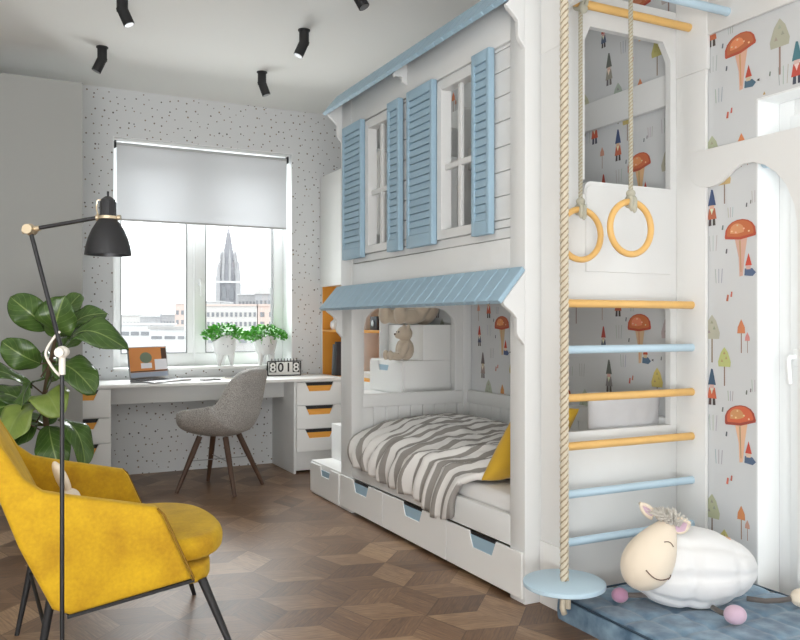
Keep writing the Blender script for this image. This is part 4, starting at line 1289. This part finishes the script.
# ------------------------------------------------------------------ desk chair
def desk_chair():
    R = thing('desk_chair', 'grey upholstered shell chair on four dark wooden legs at the desk', 'chair', (1.372, 5.44, 0), math.radians(138))
    prof = [(.222, .446), (.20, .432), (.135, .420), (.03, .410), (-.09, .415), (-.160, .442), (-.192, .51), (-.208, .60), (-.220, .69), (-.232, .760), (-.239, .803), (-.242, .826)]
    wid = [.165, .225, .268, .280, .282, .272, .255, .240, .226, .205, .160, .060]
    lift = [.060, .105, .145, .172, .186, .185, .150, .112, .080, .050, .025, .004]
    def samp(arr, t):
        x = t * (len(arr) - 1); i = min(int(x), len(arr) - 2); f = x - i
        f2 = f
        a, b = arr[i], arr[i + 1]
        if isinstance(a, tuple): return tuple(p + (q - p) * f2 for p, q in zip(a, b))
        return a + (b - a) * f2
    def fn(u, v):
        s = u * 2 - 1
        p = samp(prof, v)
        k = min(1, max(0, (v - .30) / .38)); k = k * k * (3 - 2 * k)
        ph = math.radians(4 + 80 * k)
        n = Vector((math.sin(ph), math.cos(ph)))
        w = samp(wid, v); l = samp(lift, v)
        c = abs(s) ** 2.2
        return (p[0] + n.x * l * c, w * (math.sin(s * pi / 2 * .94) / math.sin(pi / 2 * .94)), p[1] + n.y * l * c + .0)
    def outer(u, v):
        s_ = u * 2 - 1; e = max(abs(s_), abs(v * 2 - 1))
        t = .050 * math.sqrt(max(0, 1 - e ** 7))
        k = min(1, max(0, (v - .30) / .38)); k = k * k * (3 - 2 * k); ph = math.radians(4 + 80 * k)
        p = fn(u, v)
        return (p[0] - math.sin(ph) * t, p[1] + s_ ** 3 * t * .6, p[2] - math.cos(ph) * t)
    m = MB(); m.grid(fn, 34, 44); m.grid(outer, 34, 44)
    bmesh.ops.remove_doubles(m.b, verts=m.b.verts[:], dist=.0006); bmesh.ops.recalc_face_normals(m.b, faces=m.b.faces[:])
    m.build('seat_shell', TWEED, R, ang=180, sub=1)
    m = MB(); m.lathe([(0, .375), (.10, .375), (.105, .385), (.10, .398), (0, .40)], 24, Matrix.Translation((.02, 0, 0))); m.build('seat_plate', DARKSTEEL, R)
    cen = .01
    for k in range(4):
        a = math.radians(45 + 90 * k); c, s = math.cos(a), math.sin(a)
        top = Vector((c * .135 + cen, s * .135, .365)); bot = Vector((c * .30 + cen * 0, s * .30, 0))
        d = (bot - top)
        m = MB(); m.cyl(top, top + d * .35, .0195, .0195, 12); m.cyl(top + d * .349, bot, .0195, .012, 12); lg = m.build('leg', WALNUT, R)
        m = MB(); m.tube([(c * .06 + cen, s * .06, .382), (c * .115 + cen, s * .115, .383), (c * .128 + cen, s * .128, .372), tuple(top + d * .12)], .0055, 8); m.build('bracket', STEEL, R, ang=180)
        m = MB()
        o2 = Vector((-s, c, 0))
        for t in (.08, .18): m.cyl(top + d * t - Vector((c, s, .2)).normalized() * -.017, top + d * t + Vector((c, s, .2)).normalized() * .0185, .0045, seg=8)
        m.build('bolt', STEEL, lg)
    m = MB()
    P = [Vector((math.cos(math.radians(45 + 90 * k)) * .205, math.sin(math.radians(45 + 90 * k)) * .205, .205)) for k in range(4)]
    for a, b in ((0, 2), (1, 3)): m.cyl(P[a], P[b], .003, seg=8)
    m.build('cross_wire', STEEL, R)
desk_chair()

# ------------------------------------------------------------------ things on the desk and the sill
def laptop():
    R = thing('laptop', 'open grey laptop at the left end of the white desk', 'laptop', (1.04, 5.895, DT + .0005), math.radians(34))
    R.scale = (1.14, 1.12, 1.05)
    m = MB(); m.box(-.15, .17, -.12, .09, 0, .012, .004); b = m.build('base', STEEL, R)
    m = MB()
    for r in range(5):
        for c in range(12): m.box(-.125 + c * .0225, -.125 + c * .0225 + .019, -.02 + r * .018, -.02 + r * .018 + .0145, .012, .0135)
    m.build('keyboard', BLACKM, b, smooth=False)
    m = MB(); m.box(-.045, .055, -.105, -.035, .0118, .0124); m.build('touchpad', DARKSTEEL, b, smooth=False)
    lid = MB(); lid.box(-.15, .17, -.004, .004, 0, .225, .003)
    tl = .12; mt = Matrix.Translation((0, .088, .012)) @ Euler((-tl, 0, 0)).to_matrix().to_4x4()
    bmesh.ops.transform(lid.b, matrix=mt, verts=lid.b.verts[:])
    l = lid.build('lid', STEEL, R)
    def scr(name, pts, mat, dy):
        s = MB(); s.poly([mt @ Vector((x, -.0042 - dy, z)) for x, z in pts]); s.build(name, mat, l, smooth=False)
    def rect(a, b_, c, d): return [(a, c), (b_, c), (b_, d), (a, d)]
    def em(n, c, e=.22): return M(n, c, .35, emit=e)
    scr('screen', rect(-.143, .163, .016, .218), em('screen_orange', (184, 122, 72)), .0002)
    s = em('screen_dark', (70, 52, 44)); wv = em('screen_white', (200, 200, 204)); gr = em('screen_green', (98, 110, 92)); bl = em('screen_blue_grey', (140, 150, 164))
    scr('screen_shelf', rect(-.143, .163, .052, .060), s, .0004); scr('screen_table', rect(-.143, .163, .016, .050), bl, .0004)
    scr('screen_pot', rect(-.055, .035, .076, .112), wv, .0004)
    scr('screen_plant', [(-.01 + .05 * math.cos(2 * pi * k / 14), .148 + .038 * math.sin(2 * pi * k / 14)) for k in range(14)], gr, .0005)
    scr('screen_books', rect(.06, .163, .062, .135), wv, .0004); scr('screen_shadow', rect(.12, .163, .135, .212), s, .0004)
laptop()
R = thing('smartphone', 'dark smartphone lying flat on the desk to the right of the laptop', 'phone', (1.40, 5.86, DT + .0005), .4)
m = MB(); m.box(-.07, .07, -.036, .036, 0, .008, .003); p_ = m.build('case', DARKSTEEL, R)
m = MB(); m.box(-.064, .064, -.032, .032, .0079, .0084); m.build('display', BLACKM, p_, smooth=False)
R = thing('notepad', 'small white notepad with a grey pencil on the desk behind the grey chair', 'notepad', (1.60, 5.95, DT + .0005), -.1)
m = MB(); m.box(-.08, .08, -.05, .05, 0, .008, .001); m.build('pages', pg, R, smooth=False)
m = MB(); m.cyl((-.07, -.01, .012), (.07, .015, .012), .0035, seg=8); m.build('pencil', DARKSTEEL, R)

def planter(x, y, s, seed, lab):
    R = thing('planter', lab, 'planter', (x, y, WZ0 + .0005), 0, group='white planters on the window sill')
    m = MB()
    # cup with a scooped rim, standing on three tapering feet
    n = 40
    def cup(u, v, r0=1.0, dz=0):
        a = 2 * pi * u
        rim = .190 + .022 * math.cos(2 * a) * -1
        z = .075 + (rim - .075) * v
        r = (.058 + .030 * min(1, v * 1.0) ** .6) * s * r0
        return (r * math.cos(a), r * math.sin(a), z * s + dz)
    m.grid(cup, n, 10, closed_u=True); m.grid(lambda u, v: cup(u, v, .90, .004), n, 10, closed_u=True)
    m.lathe([(0, .072 * s), (.058 * s, .075 * s)], 40)
    m.build('pot', CERAM, R, ang=60)
    for k in range(3):
        a = math.radians(-150 + 120 * k); m = MB(); m.cyl((.045 * s * math.cos(a), .045 * s * math.sin(a), .085 * s), (.052 * s * math.cos(a), .052 * s * math.sin(a), 0), .028 * s, .010 * s, 18); m.build('foot', CERAM, R)
    m = MB()
    for dx in (-.03, .0, .03): m.ell((dx * s, -math.sqrt(.084 ** 2 - dx ** 2) * s, (.15 if dx else .138) * s), (.005 * s if dx else .0035 * s, .003, .003 * s if dx else .009 * s))
    m.build('face_mark', M('grey_glaze', (150, 150, 152), .4), R)
    rg = random.Random(seed); m = MB()
    uvl = m.b.loops.layers.uv.verify()
    for k in range(560):
        a = rg.random() * 2 * pi; el = rg.random() ** .8
        rr = (.02 + .115 * rg.random() ** .6) * s * (1.12 if abs(math.cos(a)) > .5 else .85)
        c = Vector((rr * math.cos(a) * (1.0), rr * math.sin(a) * .75, (.172 + .125 * el ** .6 * (1 - (rr / (.19 * s)) ** 2)) * s))
        d = Vector((math.cos(a), math.sin(a), rg.uniform(-.2, 1.0))).normalized(); l = rg.uniform(.022, .036)
        sd = d.cross(Vector((rg.uniform(-1, 1), rg.uniform(-1, 1), .6))).normalized() * l * .42
        m.poly([c, c + d * l * .5 + sd, c + d * l, c + d * l * .5 - sd])
    for k in range(16):
        a = rg.random() * 2 * pi; base = Vector((.05 * math.cos(a), .05 * math.sin(a), .17 * s)); tip = Vector((.145 * math.cos(a) * s, .10 * math.sin(a) * s, rg.uniform(.15, .25) * s))
        mid = (base + tip) / 2 + Vector((0, 0, .05)); m.tube([base, mid, tip], .0018, 5)
        for q in range(9):
            p = base.lerp(mid, q / 5) if q < 5 else mid.lerp(tip, (q - 5) / 3.5)
            d = Vector((rg.uniform(-1, 1), rg.uniform(-1, 1), rg.uniform(-.4, .8))).normalized(); l = .02; sd = d.cross(Vector((0, .3, 1))).normalized() * .008
            m.poly([p, p + d * l * .5 + sd, p + d * l, p + d * l * .5 - sd])
    m.build('foliage', HERB, R, smooth=False)
    m = MB(); m.lathe([(0, .16 * s), (.07 * s, .16 * s)], 24); m.build('soil', SOIL, R)
planter(1.632, 6.345, 1.12, 1, 'left white footed planter of bright green herbs on the window sill')
planter(1.964, 6.345, 1.10, 2, 'right white footed planter of bright green herbs, above the flip calendar')

def calendar():
    R = thing('flip_calendar', 'black wire desk flip calendar with white cards reading 8018', 'calendar', (2.045, 6.10, DT + .0005), math.radians(-6))
    m = MB(); w, h = .132, .115
    fr = [(-w, 0, .004), (w, 0, .004), (w, 0, h), (-w, 0, h)]
    for a, b in zip(fr, fr[1:] + fr[:1]): m.cyl(a, b, .0042, seg=8)
    for x in (-w, w): m.cyl((x, 0, h), (x, .07, .004), .0042, seg=8)
    m.cyl((-w, .07, .004), (w, .07, .004), .0042, seg=8)
    for k in range(9): x = -.1 + .025 * k; m.tube([(x, .008 * math.cos(t * pi / 4), h + .006 + .016 * math.sin(t * pi / 4)) for t in range(8)], .0018, 5, closed=True)
    m.build('frame', BLACKM, R)
    wh = M('white_card', (236, 236, 232), .7)
    for k, (ch, dark) in enumerate((('8', 1), ('0', 0), ('1', 0), ('8', 1))):
        x = -.093 + .062 * k
        c = MB(); c.box(x - .028, x + .028, -.006, -.004, .028, h - .006, .0008, 1); co = c.build('card', BLACKM if dark else wh, R)
        cu = bpy.data.curves.new('digit', 'FONT'); cu.body = ch; cu.size = .098; cu.align_x = 'CENTER'; cu.extrude = .0004; cu.offset = .0018
        to = bpy.data.objects.new('digit', cu); COL.objects.link(to)
        dg = bpy.context.evaluated_depsgraph_get(); me = bpy.data.meshes.new_from_object(to.evaluated_get(dg)); bpy.data.objects.remove(to)
        me.materials.clear(); me.materials.append(wh if dark else BLACKM)
        me.transform(Matrix.Translation((x, -.0066, .034)) @ Euler((pi / 2, 0, 0)).to_matrix().to_4x4())
        d = bpy.data.objects.new('digit', me); COL.objects.link(d); d.parent = co
    b = MB(); b.box(-w + .008, w - .008, -.001, .001, .008, h - .004); b.build('back_board', wh, R, smooth=False)
calendar()

# ------------------------------------------------------------------ teddy bears on the stair
def bear(loc, rz, s, label, big=False):
    R = thing('teddy_bear', label, 'soft toy', loc, rz, group='beige teddy bears on the stair')
    m = MB()
    m.ell((0, 0, .075 * s), (.060 * s, .062 * s, .078 * s))
    hz = .185 if not big else .20
    m.ell((.008 * s, 0, hz * s), (.056 * s, .058 * s, .054 * s))
    m.ell((.050 * s, 0, (hz - .012) * s), (.030 * s, .030 * s, .024 * s))
    for q in (-1, 1):
        m.ell((-.005 * s, .046 * q * s, (hz + .046) * s), (.012 * s, .020 * s, .020 * s))
        m.ell((.075 * s, .042 * q * s, .028 * s), (.062 * s, .027 * s, .027 * s), (0, 0, .18 * q))
        m.ell((.128 * s, .052 * q * s, .036 * s), (.022 * s, .026 * s, .036 * s))
        m.ell((.028 * s, .066 * q * s, .082 * s), (.024 * s, .022 * s, .062 * s), (-.28 * q, -.28, 0))
    m.build('body', PLUSH_B, R, ang=180, remesh=.0055 * s)
    m = MB(); m.ell((.079 * s, 0, (hz - .004) * s), (.006 * s, .010 * s, .007 * s)); m.build('nose', M('brown_nose', (92, 66, 54), .6), R)
    for q in (-1, 1):
        m = MB(); m.ell((.057 * s, .022 * q * s, (hz + .012) * s), .0055 * s); m.build('eye', BLACKM, R)
bear((2.375, 4.64, .886), math.radians(172), .93, 'small beige teddy bear sitting on the lower stair top by the drawer')
bear((2.60, 4.82, 1.116), math.radians(185), 1.9, 'large beige teddy bear on the top stair, head hidden by the awning', True)

# ------------------------------------------------------------------ city beyond the window
CW = M('hazed_city_plaster', (204, 201, 198), .95, var=.03, vscale=.5)  # distance haze is put into these pale city colours
CP = M('hazed_pink_plaster', (208, 190, 182), .95, var=.03, vscale=.5)
CG = M('hazed_grey_stone', (172, 172, 174), .95, var=.12, vscale=.8)
CGD = M('hazed_mid_grey_stone', (150, 150, 155), .95, var=.2, vscale=.5)
CR = M('hazed_roof', (208, 208, 208), .95, var=.05, vscale=.4)
CRG = M('grey_roof', (172, 170, 168), .95, var=.08, vscale=.4)
CWIN = M('grey_window', (130, 132, 136), .6)
GND = M('hazy_ground', (190, 191, 192), 1.0)
m = MB(); m.box(-300, 300, 20, 700, -14.2, -14)
g_ = m.build('city_ground', GND, smooth=False); struct(g_)
def wpos(u, d):
    k = (u - 400) / 805
    return Vector((d * (math.sin(YAW) + k * math.cos(YAW)), d * (math.cos(YAW) - k * math.sin(YAW)), 0))
def building(u0, u1, v_top, d, depth, wall, roof, label, rows=0, cols=0, win=(.5, .45), v_bot=None, roofh=.0, name='apartment_building'):
    a, b = wpos(u0, d), wpos(u1, d)
    wd = (b - a).length; c = (a + b) / 2
    z1 = 1.12 + (324 - v_top) * d / 805; z0 = -14
    R = thing(name, label, 'building', (c.x, c.y, z0), -YAW, group='city buildings beyond the window')
    h = z1 - z0
    m = MB(); m.box(-wd / 2, wd / 2, 0, depth, 0, h); m.build('wall', wall, R, smooth=False)
    m = MB()
    if roofh: m.prism([(-.3, h), (depth / 2, h + roofh), (depth + .3, h)], 'yz', -wd / 2 - .2, wd / 2 + .2)
    else: m.box(-wd / 2 - .15, wd / 2 + .15, -.15, depth + .15, h, h + .22)
    m.build('roof', roof, R, smooth=False)
    proto = None
    for r in range(rows):
        for q in range(cols):
            x = -wd / 2 + wd * (q + .5) / cols; z = h - (.9 + r * 1.0) * d / 805 * 9.5
            if proto is None:
                ww = wd / cols * win[0] / 2; hh = d / 805 * 9.5 * win[1] / 2
                m = MB(); m.box(-ww, ww, -.06, .05, -hh, hh); proto = m.build('window', CWIN, R, smooth=False); o = proto
            else:
                o = proto.copy(); COL.objects.link(o); o.parent = R
            o.location = (x, 0, z)
    return R
building(206, 257, 306, 95, 12, CW, CP, 'long cream building with two rows of windows below the cathedral', 3, 11)
building(257.8, 276, 306, 95, 12, CP, CP, 'pale pink building joined to the right of the cream one', 3, 2, (.45, .5))
building(238, 256, 295, 150, 14, CG, CR, 'grey building to the right behind the cathedral tower', 1, 5)
building(255, 280, 294, 140, 14, CG, CRG, 'grey-roofed building furthest right in the window', 1, 6, roofh=1.5)
building(206, 220, 302, 160, 12, CR, CR, 'low white building at the left foot of the cathedral', 1, 4)
building(175, 190, 304, 130, 14, CP, CR, 'pale pink block left of the window mullion', 2, 3)
building(160, 175, 315, 150, 12, CG, CR, 'grey block with white roof in the middle of the left pane', 1, 5)
building(140, 160, 317, 170, 12, CG, CR, 'low grey terrace beside the lamp side of the left pane', 1, 6)
building(112, 140, 316, 180, 14, CW, CRG, 'far pale terrace at the left edge of the left pane', 1, 8)
building(120, 150, 325, 80, 9, CR, CR, 'white flat roofed hall in front of the far terrace', 1, 3, (.8, .4))
building(150, 190, 329, 70, 8, CR, CRG, 'grey flat roofed hall just above the laptop', 1, 3, (.8, .3))
building(196, 290, 333, 60, 6, CRG, CR, 'low white roofed row in front of the cream building', 1, 9, (.7, .3))
R = thing('antenna_mast', 'thin grey mast rising above the white roofs in the left pane', 'mast', tuple(wpos(161, 120) + Vector((0, 0, -14))))
m = MB(); m.cyl((0, 0, 0), (0, 0, 18.2), .12, .05, 8); m.build('mast', CGD, R)
m = MB(); m.cyl((-.8, 0, 16), (.8, 0, 16), .05, seg=6); m.build('crossbar', CGD, R)
def cathedral():
    d = 190; k = d / 805
    c = wpos(228.5, d)
    zz = lambda v: 1.12 + (324 - v) * k + 14
    R = thing('cathedral_tower', 'grey gothic cathedral tower with a tall spire seen through the window', 'tower', (c.x, c.y, -14), -YAW + .15)
    hw = 9.6 * k
    m = MB(); m.box(-hw, hw, -hw, hw, 0, zz(283)); m.build('tower', CGD, R, smooth=False)
    for sx in (-1, 1):
        for sy in (-1, 1):
            m = MB(); m.box(sx * hw - 2.0 * k, sx * hw + 2.0 * k, sy * hw - 2 * k, sy * hw + 2 * k, 0, zz(278)); m.cyl((sx * hw, sy * hw, zz(278)), (sx * hw, sy * hw, zz(262)), 2.2 * k, .1, 6); m.build('buttress', CG, R, smooth=False)
    for sx in (-.38, .38):
        m = MB(); m.prism([(sx * hw - 2.2 * k, zz(300)), (sx * hw + 2.2 * k, zz(300)), (sx * hw + 2.2 * k, zz(290)), (sx * hw, zz(285)), (sx * hw - 2.2 * k, zz(290))], 'xz', -hw - .25, -hw + .1); m.build('lancet_window', CWIN, R, smooth=False)
    m = MB(); m.box(-hw - .5, hw + .5, -hw - .5, hw + .5, zz(283.5), zz(281.5)); m.build('cornice', CR, R, smooth=False)
    m = MB(); m.cyl((0, 0, zz(283)), (0, 0, zz(262)), 9.3 * k, 7.2 * k, 8); m.build('octagon', CGD, R, smooth=False)
    for q in range(8):
        a = q * pi / 4 + .2; r = 9.2 * k
        m = MB(); m.cyl((r * math.cos(a), r * math.sin(a), zz(282)), (r * .86 * math.cos(a), r * .86 * math.sin(a), zz(264)), 1.5 * k, 1.2 * k, 6); m.cyl((r * .86 * math.cos(a), r * .86 * math.sin(a), zz(264)), (r * .8 * math.cos(a), r * .8 * math.sin(a), zz(250)), 1.6 * k, .1, 6); m.build('pinnacle', CG, R, smooth=False)
    m = MB(); m.cyl((0, 0, zz(263)), (0, 0, zz(252)), 6.6 * k, 4.9 * k, 8); m.cyl((0, 0, zz(252)), (0, 0, zz(226)), 4.6 * k, .45 * k, 8)
    for lv in range(7):
        v = 252 - lv * 3.6; rr = (4.6 - 4.15 * (252 - v) / 26) * k
        for q in range(8):
            a = q * pi / 4; m.ell((rr * math.cos(a), rr * math.sin(a), zz(v)), .55 * k, None, 6, 4)
    m.build('spire', CGD, R, smooth=False)
    m = MB(); m.ell((0, 0, zz(225.5)), .8 * k, None, 8, 6); m.cyl((0, 0, zz(225)), (0, 0, zz(221)), .25 * k, seg=6); m.build('finial', CGD, R)
cathedral()
